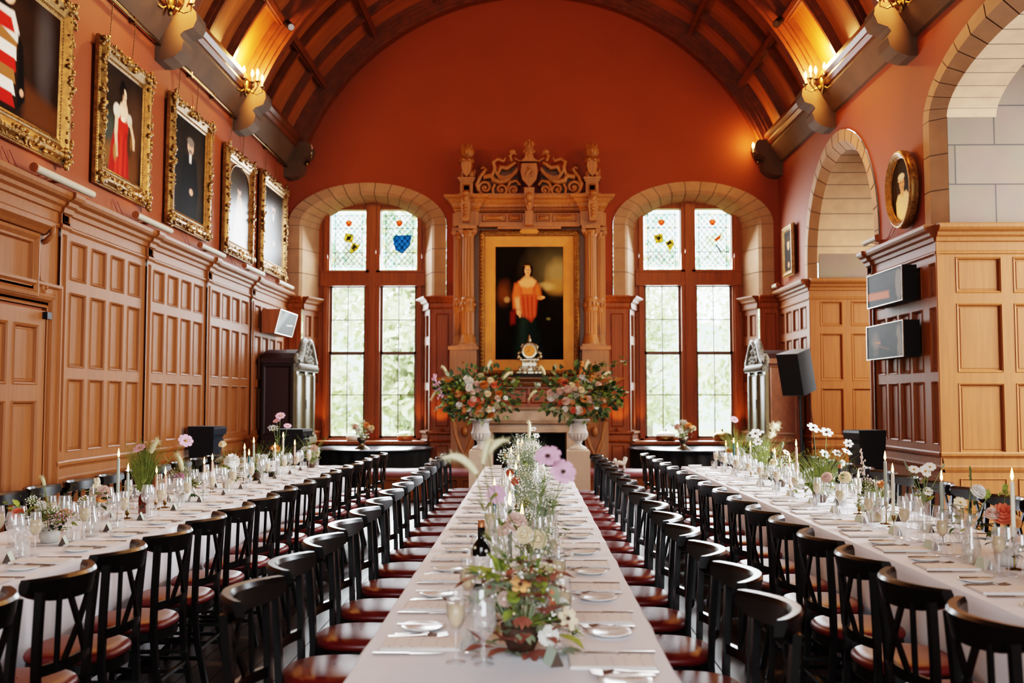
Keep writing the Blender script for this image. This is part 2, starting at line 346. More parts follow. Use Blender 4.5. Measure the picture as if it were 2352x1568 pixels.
# side aisle and bay beyond the arches
m=MB(); m.box(8.5,13,0,8.7,17.6,5.9); m.box(5.5,17.4,0,8.7,17.6,5.9); m.box(5.46,10.9,3.2,8.7,12.6,5.9); m.box(5.3,10.9,0,8.7,12.7,3.2)
m.box(5.0,5.2,0,8.7,5.4,5.9)
m.box(8.5,5.3,0,8.7,6.0,5.9); m.box(8.5,10.2,0,8.7,10.9,5.9); m.box(8.5,6.0,0,8.7,10.2,.9); m.box(8.5,6.0,5.0,8.7,10.2,5.9)
struct(m,'wall_aisle','stone_big')
m=MB(); m.box(4.95,5.2,5.75,8.7,10.9,5.95); m.box(5.4,12.4,5.75,8.7,17.6,5.95); struct(m,'ceiling_aisle','ceil_grey')
m=MB(); m.box(5.9,17.2,1.0,6.4,17.4,5.2); m.box(5.5,17.25,2.95,7.5,17.4,3.1); struct(m,'trim_1','oak_umber')
m=MB()
for y in (6.0,7.35,8.7,10.1): m.box(8.5,y,.9,8.62,y+.1,5.0)
for z in (.9,3.0,4.9): m.box(8.5,6.0,z,8.62,10.2,z+.1)
tag(m.build('window_3','oak_red'),kind='structure')
m=MB()
for x in (-3.0,-1.0,.9,2.9): m.box(x,YF-.3,1.0,x+.1,YF-.2,5.6)
for z in (1.0,3.3,5.5): m.box(-3,YF-.3,z,3,YF-.2,z+.1)
tag(m.build('window_4','oak_red'),kind='structure')
# ------------------------------------------------------------------ panelling
ROWS=[(1.07,1.75),(1.85,2.55),(2.66,3.03)]
def bay(m,pl,u0,u1,n=4,gap=.115,rows=ROWS,mi=0):
    panels(m,pl,u0,u1,1.0,3.1,split(u0,u1,n,gap),rows,.035,mi)
    pbox(m,pl,u0,u1,0,1.0,0,.03,mi); 
    for a,b in split(u0,u1,2,.12): recess(m,pl,a,b,.22,.70,.033,mi)
def strip(m,pl,u,w=.075,d=.06):
    pbox(m,pl,u-w,u+w,0,3.1,0,d*.6)
    ring(m,pl,[(u-w,u+w,1.02,3.1,d),(u-w+.03,u+w-.03,1.08,3.06,d),(u-w+.045,u+w-.045,1.1,3.04,d-.02)])
    pbox(m,pl,u-w,u+w,3.15,3.25,.03,d+.01); ring(m,pl,[(u-w+.02,u+w-.02,3.165,3.235,d+.02),(u-w+.04,u+w-.04,3.18,3.22,d-.0)])
    m.sweep(pl,[(d_+.03 if d_>0 else 0,z_) for d_,z_ in CORN],u-w-.02,u+w+.02); m.sweep(pl,[(d_+.025 if d_>0 else 0,z_) for d_,z_ in DADO],u-w-.01,u+w+.01)
m=MB(); BY=[17.25,15.17,13.07,10.99,8.95]
for a,b in zip(BY[1:],BY[:-1]): bay(m,PL,a+.07,b-.07)
for b in BY[1:]: strip(m,PL,b)
m.sweep(PL,CORN,8.95,17.5); m.sweep(PL,DADO,8.95,17.5)
y=7.05
while y>YF+.2:
    a=max(YF,y-2.05); bay(m,PL,a+.07,y-.07); strip(m,PL,y); y-=2.05
m.sweep(PL,CORN,YF,7.05); m.sweep(PL,DADO,YF,7.05)
# over-door field
pbox(m,PL,7.05,8.95,2.36,3.1,0,.03); m.sweep(PL,CORN,7.05,8.95)
pbox(m,PL,8.72,8.95,0,2.5,0,.03); pbox(m,PL,7.05,7.28,0,2.5,0,.03)
m.build('panelling','oak',wl)
# door_1 : leaf, frame, over-door
dr=empty('door_1',(XL,8.1,0)); dr['kind']='structure'
m=MB(); panels(m,PL,7.5,8.66,.02,2.33,[(7.62,8.03),(8.13,8.54)],[(.2,.62),(.74,1.55),(1.68,2.2)],.045,0,1.3); lf=m.build('leaf','oak',dr)
m=MB(); m.ell((XL+.09,7.56,1.0),.03,.03,.03); m.build('handle','brass',lf)
m=MB(); m.box(XL+.03,8.6,2.26,XL+.09,8.68,2.32); m.build('door_closer','iron',lf)
m=MB()
FR=[(0,.0),(.045,.0),(.05,.015),(.03,.03),(.03,.05),(.06,.07),(.075,.10),(.06,.13),(.06,.17),(.085,.19),(.085,.215),(0,.215)]
for dd,w in zip(FR[:-1],FR[1:]):
    a,b=dd[1],w[1]
    A=[PL(8.68+a,0,dd[0]),PL(8.68+a,2.36+a,dd[0]),PL(7.48-a,2.36+a,dd[0]),PL(7.48-a,0,dd[0])]
    B=[PL(8.68+b,0,w[0]),PL(8.68+b,2.36+b,w[0]),PL(7.48-b,2.36+b,w[0]),PL(7.48-b,0,w[0])]
    for i in range(3): m.quad(A[i],A[i+1],B[i+1],B[i])
m.build('door_frame','oak',dr)
m=MB()
ring(m,PL,[(7.72,8.46,2.44,2.98,.03),(7.72,8.46,2.44,2.98,.08),(7.75,8.43,2.47,2.95,.09),(7.78,8.40,2.50,2.92,.06),(7.80,8.38,2.52,2.90,.06),(7.82,8.36,2.54,2.88,.02)])
pbox(m,PL,7.82,8.36,2.70,2.705,.02,.024)
m.sweep(PL,[(.03,2.99),(.07,3.0),(.1,3.03),(.14,3.06),(.14,3.09),(.03,3.1)],7.6,8.6)
for u in (7.58,8.58):
    m.tube([PL(u,3.09-.0,.05),PL(u,3.06,.13),PL(u,2.99,.12),PL(u,2.94,.07),PL(u,2.93,.04)],.025,6)
    m.ell(PL(u,2.53,.05),.035,.055,.06,12,8); m.ell(PL(u,2.53,.08),.02,.02,.02)
    m.tube([PL(u-.05,2.86,.04),PL(u-.05,2.65,.04),PL(u-.02,2.58,.04),PL(u+.05,2.52,.04)],.012,5)
m.build('over_door','oak',dr)
# right wall panelling between the arches
m=MB()
a,b=10.675,12.78; panels(m,PR,a,b,1.0,3.1,[(a+.06,a+.22)]+split(a+.34,b-.12,4,.09),ROWS,.035); pbox(m,PR,a,b,0,1.0,0,.03); m.sweep(PR,CORN,a,b); m.sweep(PR,DADO,a,b); strip(m,PR,b-.09)
a,b=15.515,17.5; panels(m,PR,a,b,1.0,3.1,split(a+.1,b,4,.11),ROWS,.035); pbox(m,PR,a,b,0,1.0,0,.03); m.sweep(PR,CORN,a,b); m.sweep(PR,DADO,a,b)
a,b=YF,7.08; bay(m,PR,a,b,18); m.sweep(PR,CORN,a,b); m.sweep(PR,DADO,a,b)
m.build('panelling','oak',wr)
# oak piers of the back wall and the panelled window reveals
m=MB()
PC=[(.0,3.14),(.06,3.14),(.07,3.16),(.06,3.18),(.06,3.24),(.09,3.27),(.10,3.3),(.13,3.33),(.15,3.35),(.15,3.37),(0,3.37)]
PD=[(0,.8),(.07,.8),(.09,.83),(.07,.85),(.07,.93),(.08,.94),(.10,.96),(.10,.99),(.06,1.0)]
for a,b in((XL,-4.03),(-1.73,-1.33),(1.34,1.74),(4.04,XR)):
    pbox(m,PB,a,b,0,3.16,0,.05); k=.09 if b-a>.3 else .06
    ring(m,PB,[(a+k,b-k,1.08,3.06,.052),(a+k+.01,b-k-.01,1.09,3.05,.065),(a+k+.02,b-k-.02,1.1,3.04,.04)])
    ring(m,PB,[(a+k,b-k,.15,.75,.052),(a+k+.01,b-k-.01,.16,.74,.065),(a+k+.02,b-k-.02,.17,.73,.04)])
    m.sweep(PB,PC,a-.02,b+.02); m.sweep(PB,PD,a-.01,b+.01)
    if abs(a+b)<4: m.ell(((a+b)/2,YB-.07,1.03),.035,.03,.035)
m.build('oak_piers','oak_red',wb)
m=MB()
for c in WIN:
    for sg in(-1,1):
        p0=Vector((c+sg*1.15,YB,0)); p1=Vector((c+sg*.95,YB+.62,0)); u=(p1-p0); L=u.length; u.normalize(); n=Vector((-sg,0,0)); n=(n-u*n.dot(u)).normalized()
        pr=plane(p0,u,n); panels(m,pr,0,L,.9,3.14,split(0,L,2,.09),[(1.0,1.72),(1.84,2.52),(2.66,3.05)],.03,0,.8)
        m.sweep(pr,PC,-.02,L); pbox(m,pr,0,L,0,.9,0,.03); m.sweep(pr,PD,-.03,L)
m.build('reveal_panelling','oak',wb)
# window breast and sill boards
for i,c in enumerate(WIN):
    m=MB(); m.box(c-1.15,18.0,0,c+1.15,18.3,.78); m.bbox(c-1.1,17.55,.76,c+1.1,18.2,.82,.01); m.build('window_sill','oak_red',wb)
# ------------------------------------------------------------------ windows
def window(i,c,seed):
    rr=random.Random(seed); w=empty('window_%d'%(i+1),(c,18.15,.82)); w['kind']='structure'
    m=MB(); Y0,Y1=18.02,18.2
    m.box(c-1.1,Y0,.78,c-.80,Y1,5.3); m.box(c+.80,Y0,.78,c+1.1,Y1,5.3); m.box(c-1.1,Y0,5.02,c+1.1,Y1,5.4)
    m.box(c-.13,Y0-.05,.78,c+.13,Y1,5.3); m.box(c-.06,Y0-.09,.78,c+.06,Y1,5.1)
    for z0,z1 in((3.64,3.88),): m.box(c-.95,Y0-.03,z0,c+.95,Y1,z1); m.box(c-.95,Y0-.07,z0-.03,c+.95,Y0,z0+.02); m.box(c-.95,Y0-.05,z1-.02,c+.95,Y0,z1+.02)
    m.box(c-.95,Y0-.04,.78,c+.95,Y1,.85)
    for sg in(-1,1): m.box(c+sg*.86-.03,Y0-.04,.8,c+sg*.86+.03,Y1,5.0)
    m.build('window_frame','oak_red',w)
    for sg in(-1,1):
        x0,x1=(c-.80,c-.13) if sg<0 else (c+.13,c+.80)
        for nm,z0,z1,yy in(('upper_sash',2.36,3.64,18.10),('lower_sash',.85,2.42,18.06)):
            m=MB(); t=.045
            m.box(x0,yy,z0,x0+t,yy+.05,z1); m.box(x1-t,yy,z0,x1,yy+.05,z1); m.box(x0,yy,z1-t,x1,yy+.05,z1); m.box(x0,yy,z0,x1,yy+.05,z0+t)
            s=m.build(nm,'oak_umber',w); xm=(x0+x1)/2; zm=(z0+z1)/2
            m=MB(); m.box(xm-.009,yy+.01,z0,xm+.009,yy+.04,z1); m.box(x0,yy+.01,zm-.009,x1,yy+.04,zm+.009); m.build('glazing_bar','oak_umber',s)
            m=MB(); m.quad((x0,yy+.025,z0),(x1,yy+.025,z0),(x1,yy+.025,z1),(x0,yy+.025,z1)); m.build('pane','pane',s)
        # roller blind strip just below the transom
        if not (i==0 and sg>0):
            m=MB(); h=.22 if (i,sg)==(1,-1) else .10; m.quad((x0+.05,18.09,3.60-h),(x1-.05,18.09,3.60-h),(x1-.05,18.09,3.60),(x0+.05,18.09,3.60)); m.build('blind','pane',w)
        # leaded light
        z0,z1=3.92,4.98; yy=18.1; X0,X1=x0+.03,x1-.03; W=X1-X0; H=z1-z0; bw=.055
        g=MB(); cols=6; 
        # diamond quarries clipped as a grid of small diamonds: draw every quarry as own face
        cw=(W-2*bw)/5; chh=(H-2*bw)/8
        def clipq(cx,cz,mi):
            pts=[(cx-cw/2,cz),(cx,cz-chh/2),(cx+cw/2,cz),(cx,cz+chh/2)]
            pts=[(min(max(px,X0+bw),X1-bw),min(max(pz,z0+bw),z1-bw)) for px,pz in pts]
            g.add([(px,yy,pz) for px,pz in pts],[(0,1,2,3)],mi)
        for r in range(-1,18):
            for k in range(-1,7):
                cx=X0+bw+cw*(k+(.5 if r%2 else 0)); cz=z0+bw+chh*r/2
                if cx<X0 or cx>X1 or cz<z0 or cz>z1: continue
                u=rr.random(); clipq(cx,cz,1 if u<.16 else (2 if u<.2 else 0))
        for k in range(14):
            za=z0+H*k/14; zb=z0+H*(k+1)/14
            for xa,xb in((X0,X0+bw),(X1-bw,X1)): g.add([(xa,yy,za),(xb,yy,za),(xb,yy,zb),(xa,yy,zb)],[(0,1,2,3)],rr.choice([0,1,1,2]))
        for k in range(7):
            xa=X0+bw+(W-2*bw)*k/7; xb=X0+bw+(W-2*bw)*(k+1)/7
            for za,zb in((z0,z0+bw),(z1-bw,z1)): g.add([(xa,yy,za),(xb,yy,za),(xb,yy,zb),(xa,yy,zb)],[(0,1,2,3)],rr.choice([0,1,1,2]))
        gl=g.build('leaded_light',['lead_clear','lead_green','lead_yellow'],w)
        l=MB(); hw=.0055
        def line(a,b,wd=hw): l.bar((a[0],yy-.004,a[1]),(b[0],yy-.004,b[1]),wd*2,.006,(0,1,0))
        nn=13
        for k in range(-8,6):
            for dr_ in(1,-1):
                # diagonal through lattice
                xs=X0+bw+cw*(k+ (.5)) if False else X0+bw+cw*k
                pa=[];
                for s_ in range(0,17):
                    px=(xs+cw*.5*s_) if dr_>0 else (X1-bw-(xs-X0-bw)-cw*.5*s_); pz=z0+bw+chh*.5*s_
                    if X0+bw-1e-6<=px<=X1-bw+1e-6 and pz<=z1-bw+1e-6: pa.append((px,pz))
                if len(pa)>1: line(pa[0],pa[-1])
        for xx in (X0+bw,X1-bw): line((xx,z0),(xx,z1))
        for zz in (z0+bw,z1-bw): line((X0,zz),(X1,zz))
        for zz in (z0+H*.3,z0+H*.72): line((X0,zz),(X1,zz),.006)
        for k in range(1,14):
            for xa,xb in((X0,X0+bw),(X1-bw,X1)): line((xa,z0+H*k/14),(xb,z0+H*k/14),.003)
        l.build('lead_came','lead',gl)
        # rosette and shield
        h=MB(); cx=(X0+X1)/2; cz=z1-.2; y2=yy-.008
        def poly(pts,mi): h.add([(a,y2,b) for a,b in pts],[tuple(range(len(pts)))],mi)
        poly([(cx+.062*math.cos(t*PI/4+.39),cz+.062*math.sin(t*PI/4+.39)) for t in range(8)],0)
        sx,sz=cx+(.06 if sg<0 else .04),z0+.5
        def sh(pts,mi,rot=-.25,s=1.25): poly([(sx+s*(a*math.cos(rot)-b*math.sin(rot)),sz+s*(a*math.sin(rot)+b*math.cos(rot))) for a,b in pts],mi)
        if i==0 and sg<0:
            sh([(-.13,0),(0,0),(0,.12),(-.13,.12)],1); sh([(0,.12),(.13,.12),(.13,0),(0,0)],4); sh([(-.13,0),(0,0),(0,-.15),(-.08,-.11)],4); sh([(0,0),(.13,0),(.10,-.1),(0,-.16)],1)
            y2-=.003; sh([(-.1,.02),(-.04,.03),(-.03,.09),(-.09,.08)],3); sh([(.03,-.02),(.09,-.03),(.05,-.1),(.02,-.09)],3)
            y2+=.003; sx,sz=cx-.12,z0+.2; sh([(-.13,-.04),(.1,-.02),(.12,.08),(.06,.12),(.04,.04),(-.1,.02)],4,0)
        elif i==0:
            sh([(-.13,.08),(.12,.15),(.13,-.02),(.06,-.15),(-.06,-.13),(-.13,0)],2); y2-=.003
            for a,b in((-.06,.05),(.04,.09),(.04,-.08)): sh([(a-.03,b-.03),(a+.03,b-.03),(a+.03,b+.03),(a-.03,b+.03)],7,.3)
            sh([(-.10,-.02),(-.06,-.03),(-.05,.0),(-.09,.01)],7,.2); sh([(.07,-.02),(.10,-.03),(.11,.0),(.08,.01)],7,.2)
        elif sg<0:
            sh([(-.17,.1),(-.03,.13),(-.02,.0),(-.13,-.02)],1,.0); sh([(.0,0),(.12,.05),(.14,-.04),(.07,-.14)],1,0); y2-=.003
            sh([(-.12,.03),(-.06,.04),(-.07,.09),(-.11,.08)],3,0); sh([(.04,-.05),(.1,-.02),(.08,.02),(.03,-.01)],3,0)
            y2+=.003; sx,sz=cx-.1,z0+.2; sh([(-.15,0),(-.1,.07),(.12,.07),(.15,0),(.06,-.07),(.02,0),(-.05,0),(-.1,-.05)],4,0)
        else:
            sh([(-.15,.08),(-.02,.1),(.12,.15),(.13,.02),(.06,.02),(.0,-.02),(-.03,-.08),(-.12,-.02)],6,0); y2-=.003
            sh([(-.01,.04),(.1,.11),(.08,.05),(.02,0)],0,0); sh([(.0,-.04),(.02,-.03),(.1,-.14),(.08,-.15)],3,0)
        h.build('painted_shield',['lead_red','lead_gold','lead_blue','lead','lead_pink','lead_green','lead_yellow','lead_white'],gl)
    return w
window(0,-2.85,3); window(1,2.88,8)
# ------------------------------------------------------------------ vault
m=MB(); A0,A1=rad(19.5),rad(160.5)
m.grid(lambda a,b:(VX+VR*math.cos(A0+(A1-A0)*a),YF+(YB-YF)*b,VZ+VR*math.sin(A0+(A1-A0)*a)),60,24); ce=struct(m,'ceiling','vault_board')
def arcbeam(m,y0,y1,r0,r1,a0=A0,a1=A1,n=56,mi=0):
    vs=[]
    for i in range(n+1):
        t=a0+(a1-a0)*i/n; c,s_=math.cos(t),math.sin(t)
        vs+=[(VX+r1*c,y0,VZ+r1*s_),(VX+r0*c,y0,VZ+r0*s_),(VX+r0*c,y1,VZ+r0*s_),(VX+r1*c,y1,VZ+r1*s_)]
    m.add(vs,[(i*4+j,i*4+(j+1)%4,(i+1)*4+(j+1)%4,(i+1)*4+j) for i in range(n) for j in range(4)],mi)
MAJ=[17.32-3.0*k for k in range(8)]
for y in MAJ:
    m=MB(); arcbeam(m,y-.19,y+.19,VR-.10,VR+.02); arcbeam(m,y-.15,y+.15,VR-.15,VR-.09); arcbeam(m,y-.11,y+.11,VR-.24,VR-.14); arcbeam(m,y-.075,y+.075,VR-.29,VR-.23); m.build('main_rib','vault_rib',ce)
    for k in(1,2):
        yy=y-k*1.0
        if yy>YF: m=MB(); arcbeam(m,yy-.055,yy+.055,VR-.07,VR+.02); arcbeam(m,yy-.03,yy+.03,VR-.12,VR-.06); m.build('minor_rib','vault_rib',ce)
for d in (36,52,68,84,96,112,128,144):
    m=MB(); t=rad(d); c,s_=math.cos(t),math.sin(t)
    m.bar((VX+(VR-.05)*c,YF,VZ+(VR-.05)*s_),(VX+(VR-.05)*c,YB,VZ+(VR-.05)*s_),.13,.12,(c,0,s_)); m.bar((VX+(VR-.12)*c,YF,VZ+(VR-.12)*s_),(VX+(VR-.12)*c,YB,VZ+(VR-.12)*s_),.07,.06,(c,0,s_)); m.build('purlin','vault_rib',ce)
# wall plates + corbels
for pl,w_ in((PL,wl),(PR,wr)):
    m=MB(); m.sweep(pl,[(0,5.66),(.05,5.67),(.20,5.92),(.20,5.97),(0,5.97)],YF,YB); m.sweep(pl,[(0,5.95),(.22,5.97),(.26,6.02),(.25,6.06),(.30,6.10),(.30,6.16),(.2,6.19),(0,6.19)],YF,YB,1); m.build('wall_plate',['plate','vault_rib'],w_)
    S=[(0,6.06),(.42,6.06),(.47,6.0),(.48,5.92),(.44,5.82),(.33,5.78),(.29,5.73),(.33,5.66),(.31,5.56),(.22,5.48),(.10,5.44),(0,5.44)]
    for y in MAJ:
        m=MB(); m.prism(S,lambda d,z:pl(y-.17,z,d),lambda d,z:pl(y+.17,z,d)); m.build('corbel','plate',w_)
        m=MB(); pbox(m,pl,y-.13,y+.13,6.05,6.5,.05,.30); m.build('post','vault_rib',w_)
# ------------------------------------------------------------------ painted canvases
class Paint:
    def __init__(s,w,h,top,bot,noise=.25,seed=1):
        w*=2; h*=2; s.w,s.h=w,h; rs=np.random.RandomState(seed); g=np.linspace(0,1,h)[:,None,None]
        s.a=np.array(srgb(top))*(1-g)+np.array(srgb(bot))*g+np.zeros((h,w,1))
        n=np.zeros((h,w))
        for k,amp in((4,1),(8,.6),(16,.4)):
            c=rs.rand(k+2,k+2); yy=np.linspace(0,k,h); xx=np.linspace(0,k,w); yi=yy.astype(int); xi=xx.astype(int); fy=(yy-yi)[:,None]; fx=(xx-xi)[None]
            n+=amp*(c[yi][:,xi]*(1-fy)*(1-fx)+c[yi+1][:,xi]*fy*(1-fx)+c[yi][:,xi+1]*(1-fy)*fx+c[yi+1][:,xi+1]*fy*fx)
        s.n=n/2-.5; s.a*=(1+noise*2*s.n)[:,:,None]
        s.Y,s.X=np.mgrid[0:h,0:w]; s.X=s.X/(w-1); s.Y=s.Y/(h-1); s.asp=w/h
    def blend(s,mk,col,op=1): mk=(np.clip(mk,0,1)*op)[:,:,None]; s.a=s.a*(1-mk)+np.array(srgb(col))*mk
    def ell(s,x,y,rx,ry,col,soft=.25,rot=0,op=1,noise=0):
        dx=(s.X-x)*s.asp; dy=s.Y-y; c,sn=math.cos(rot),math.sin(rot); a=(dx*c+dy*sn)/(rx*s.asp); b=(-dx*sn+dy*c)/ry
        d=np.sqrt(a*a+b*b)+noise*s.n; s.blend((1-d)/soft+.5,col,op); return s
    def poly(s,pts,col,soft=.008,op=1):
        ins=np.zeros(s.X.shape,bool); dist=np.full(s.X.shape,9.)
        for (x0,y0),(x1,y1) in zip(pts,pts[1:]+pts[:1]):
            if y0!=y1:
                c=((y0>s.Y)!=(y1>s.Y))&(s.X<(x1-x0)*(s.Y-y0)/(y1-y0)+x0); ins^=c
            ex,ey=x1-x0,y1-y0; t=np.clip(((s.X-x0)*ex+(s.Y-y0)*ey)/(ex*ex+ey*ey+1e-12),0,1); dist=np.minimum(dist,np.hypot(s.X-x0-t*ex,s.Y-y0-t*ey))
        s.blend(np.where(ins,dist,-dist)/soft+.5,col,op); return s
    def mesh(s,name,pl,u0,u1,z0,z1,parent,d=0,flip=False,material='canvas',ovl=False,sub=None):
        vs=[];w,h=s.w,s.h
        for j in range(h):
            for i in range(w):
                fx=i/(w-1); fx=1-fx if flip else fx; a,b=u0+(u1-u0)*fx,z1+(z0-z1)*j/(h-1)
                vs.append(pl(a,b,d))
        fs=[(j*w+i,(j+1)*w+i,(j+1)*w+i+1,j*w+i+1) for j in range(h-1) for i in range(w-1)]
        if ovl:
            uc,zc=(u0+u1)/2,(z0+z1)/2; keep=[]
            for f in fs:
                i=f[0]%w; j=f[0]//w
                if ((i+.5)/(w-1)*2-1)**2+((j+.5)/(h-1)*2-1)**2<=1.02: keep.append(f)
            fs=keep
        m=MB(); m.add(vs,fs,0,True); o=m.build(name,material,parent)
        ca=o.data.color_attributes.new('Col','FLOAT_COLOR','POINT'); flat=np.ones((h*w,4),np.float32); flat[:,:3]=np.clip(s.a.reshape(-1,3),0,1)
        if len(o.data.vertices)==h*w: ca.data.foreach_set('color',flat.ravel())
        return o
def lady_red():
    p=Paint(64,86,'2a1f16','17120e',.5,3)
    p.ell(.8,.45,.25,.25,'4a3422',1.2,noise=.6,op=.7).ell(.12,.62,.16,.14,'3d4238',1.2,noise=.6,op=.7)
    p.ell(.15,.86,.22,.12,'6e4a22',.8,noise=.7,op=.8).ell(.75,.8,.16,.25,'4f3016',.9,noise=.9)
    p.poly([(.30,.50),(.58,.50),(.62,.75),(.66,.99),(.12,.99),(.18,.72)],'8e1a10',.05).poly([(.36,.5),(.5,.5),(.48,.99),(.30,.99)],'b92a17',.08,.8)
    p.poly([(.32,.40),(.62,.40),(.60,.55),(.34,.55)],'a52316',.03)
    p.ell(.30,.40,.09,.07,'c9bda6',.3).ell(.64,.42,.07,.06,'b5a78f',.3)
    p.poly([(.40,.30),(.56,.30),(.60,.37),(.54,.46),(.44,.46),(.34,.37)],'dcb491',.03)
    p.poly([(.26,.44),(.34,.44),(.33,.62),(.36,.82),(.30,.83),(.25,.62)],'d6ab88',.02).poly([(.63,.44),(.70,.44),(.80,.58),(.80,.68),(.75,.68),(.72,.58)],'c99c79',.02)
    for k in range(7): p.poly([(.24+.06*k,.62),(.27+.06*k,.62),(.25+.065*k,.99),(.21+.065*k,.99)],['6d120b','cf3a22'][k%2],.03,.45)
    p.ell(.66,.66,.07,.12,'3b2412',.6,op=.9).ell(.70,.62,.03,.08,'7a5224',.8,noise=1,op=.7).ell(.28,.8,.05,.08,'8a6a3a',.8,noise=1,op=.7).ell(.46,.45,.05,.02,'e9cfae',.6)
    p.ell(.45,.195,.10,.085,'150c08',.2).ell(.44,.13,.06,.05,'150c08',.3).poly([(.44,.26),(.54,.26),(.56,.33),(.42,.33)],'cfa380',.02).ell(.49,.215,.055,.062,'d9ae8b',.25).ell(.45,.20,.03,.06,'150c08',.6).ell(.505,.25,.018,.008,'a85a48',.5).ell(.485,.21,.011,.005,'2a1810',.5).ell(.525,.21,.010,.005,'2a1810',.5).ell(.51,.23,.006,.012,'bf8a68',.6).ell(.46,.24,.025,.03,'b98a68',.9,op=.5)
    return p
def robed_lord():
    p=Paint(56,80,'2a1a10','20140c',.5,5); p.ell(.75,.35,.12,.4,'4d4642',1.2,noise=.8,op=.6).poly([(.45,.7),(1,.78),(1,1),(.45,1)],'4a2a12',.1)
    for k,c in enumerate(['b02318','8a5a30','e6d8c4','b02318','8a5a30','e6d8c4','a31f16']): p.poly([(0,.30+.09*k),(.34-.01*k,.30+.09*k),(.33,.40+.09*k),(0,.40+.09*k)],c,.01)
    p.poly([(0,.22),(.28,.22),(.36,.36),(.34,.44),(0,.36)],'d8cbb8',.02).poly([(0,.28),(.24,.28),(.3,.38),(0,.4)],'b02318',.02).poly([(.34,.36),(.42,.44),(.47,.85),(.36,.95),(.36,.6)],'0f0c0b',.02)
    p.poly([(0,.12),(.2,.15),(.24,.22),(0,.24)],'131010',.02).ell(.18,.10,.11,.09,'d8a684',.2).ell(.08,.05,.14,.06,'2c1c14',.3).ell(.42,.80,.03,.03,'c08a6a',.4); return p
def dark_gent(face='c99878',bg=('241d16','14110e'),coat='110f0e',hair='6b5f55',seed=7):
    p=Paint(44,72,bg[0],bg[1],.5,seed); p.ell(.75,.6,.3,.3,'3a2c1c',1.3,noise=.6,op=.5)
    p.poly([(.30,.36),(.70,.36),(.78,.70),(.72,.99),(.26,.99),(.24,.62)],coat,.04).poly([(.46,.33),(.54,.33),(.53,.42),(.47,.42)],'d8d0c2',.02)
    p.ell(.5,.255,.10,.075,face,.2).ell(.5,.20,.11,.045,hair,.4).ell(.55,.72,.06,.035,face,.3).ell(.47,.25,.014,.006,'3a241a',.6).ell(.54,.25,.014,.006,'3a241a',.6).ell(.5,.30,.06,.02,hair,.6); return p
def pale_lady():
    p=Paint(44,72,'2a2018','3a3026',.5,9); p.ell(.2,.3,.3,.25,'3b3a2a',1.3,noise=.7,op=.6)
    for k in range(6): p.poly([(.36+.05*k,.6),(.38+.05*k,.6),(.3+.1*k,.99),(.26+.1*k,.99)],['a8967f','e2d3bf'][k%2],.04,.0)
    p.poly([(.38,.45),(.66,.45),(.72,.7),(.85,.99),(.2,.99),(.32,.7)],'c9b7a0',.05).poly([(.40,.38),(.62,.38),(.62,.5),(.42,.5)],'d9b89c',.03).poly([(.60,.42),(.67,.42),(.72,.62),(.66,.66)],'d3ac8c',.02)
    p.ell(.51,.31,.085,.065,'d9b090',.2).ell(.51,.26,.10,.05,'32211a',.4).ell(.48,.305,.012,.006,'3a241a',.6).ell(.545,.305,.012,.006,'3a241a',.6); return p
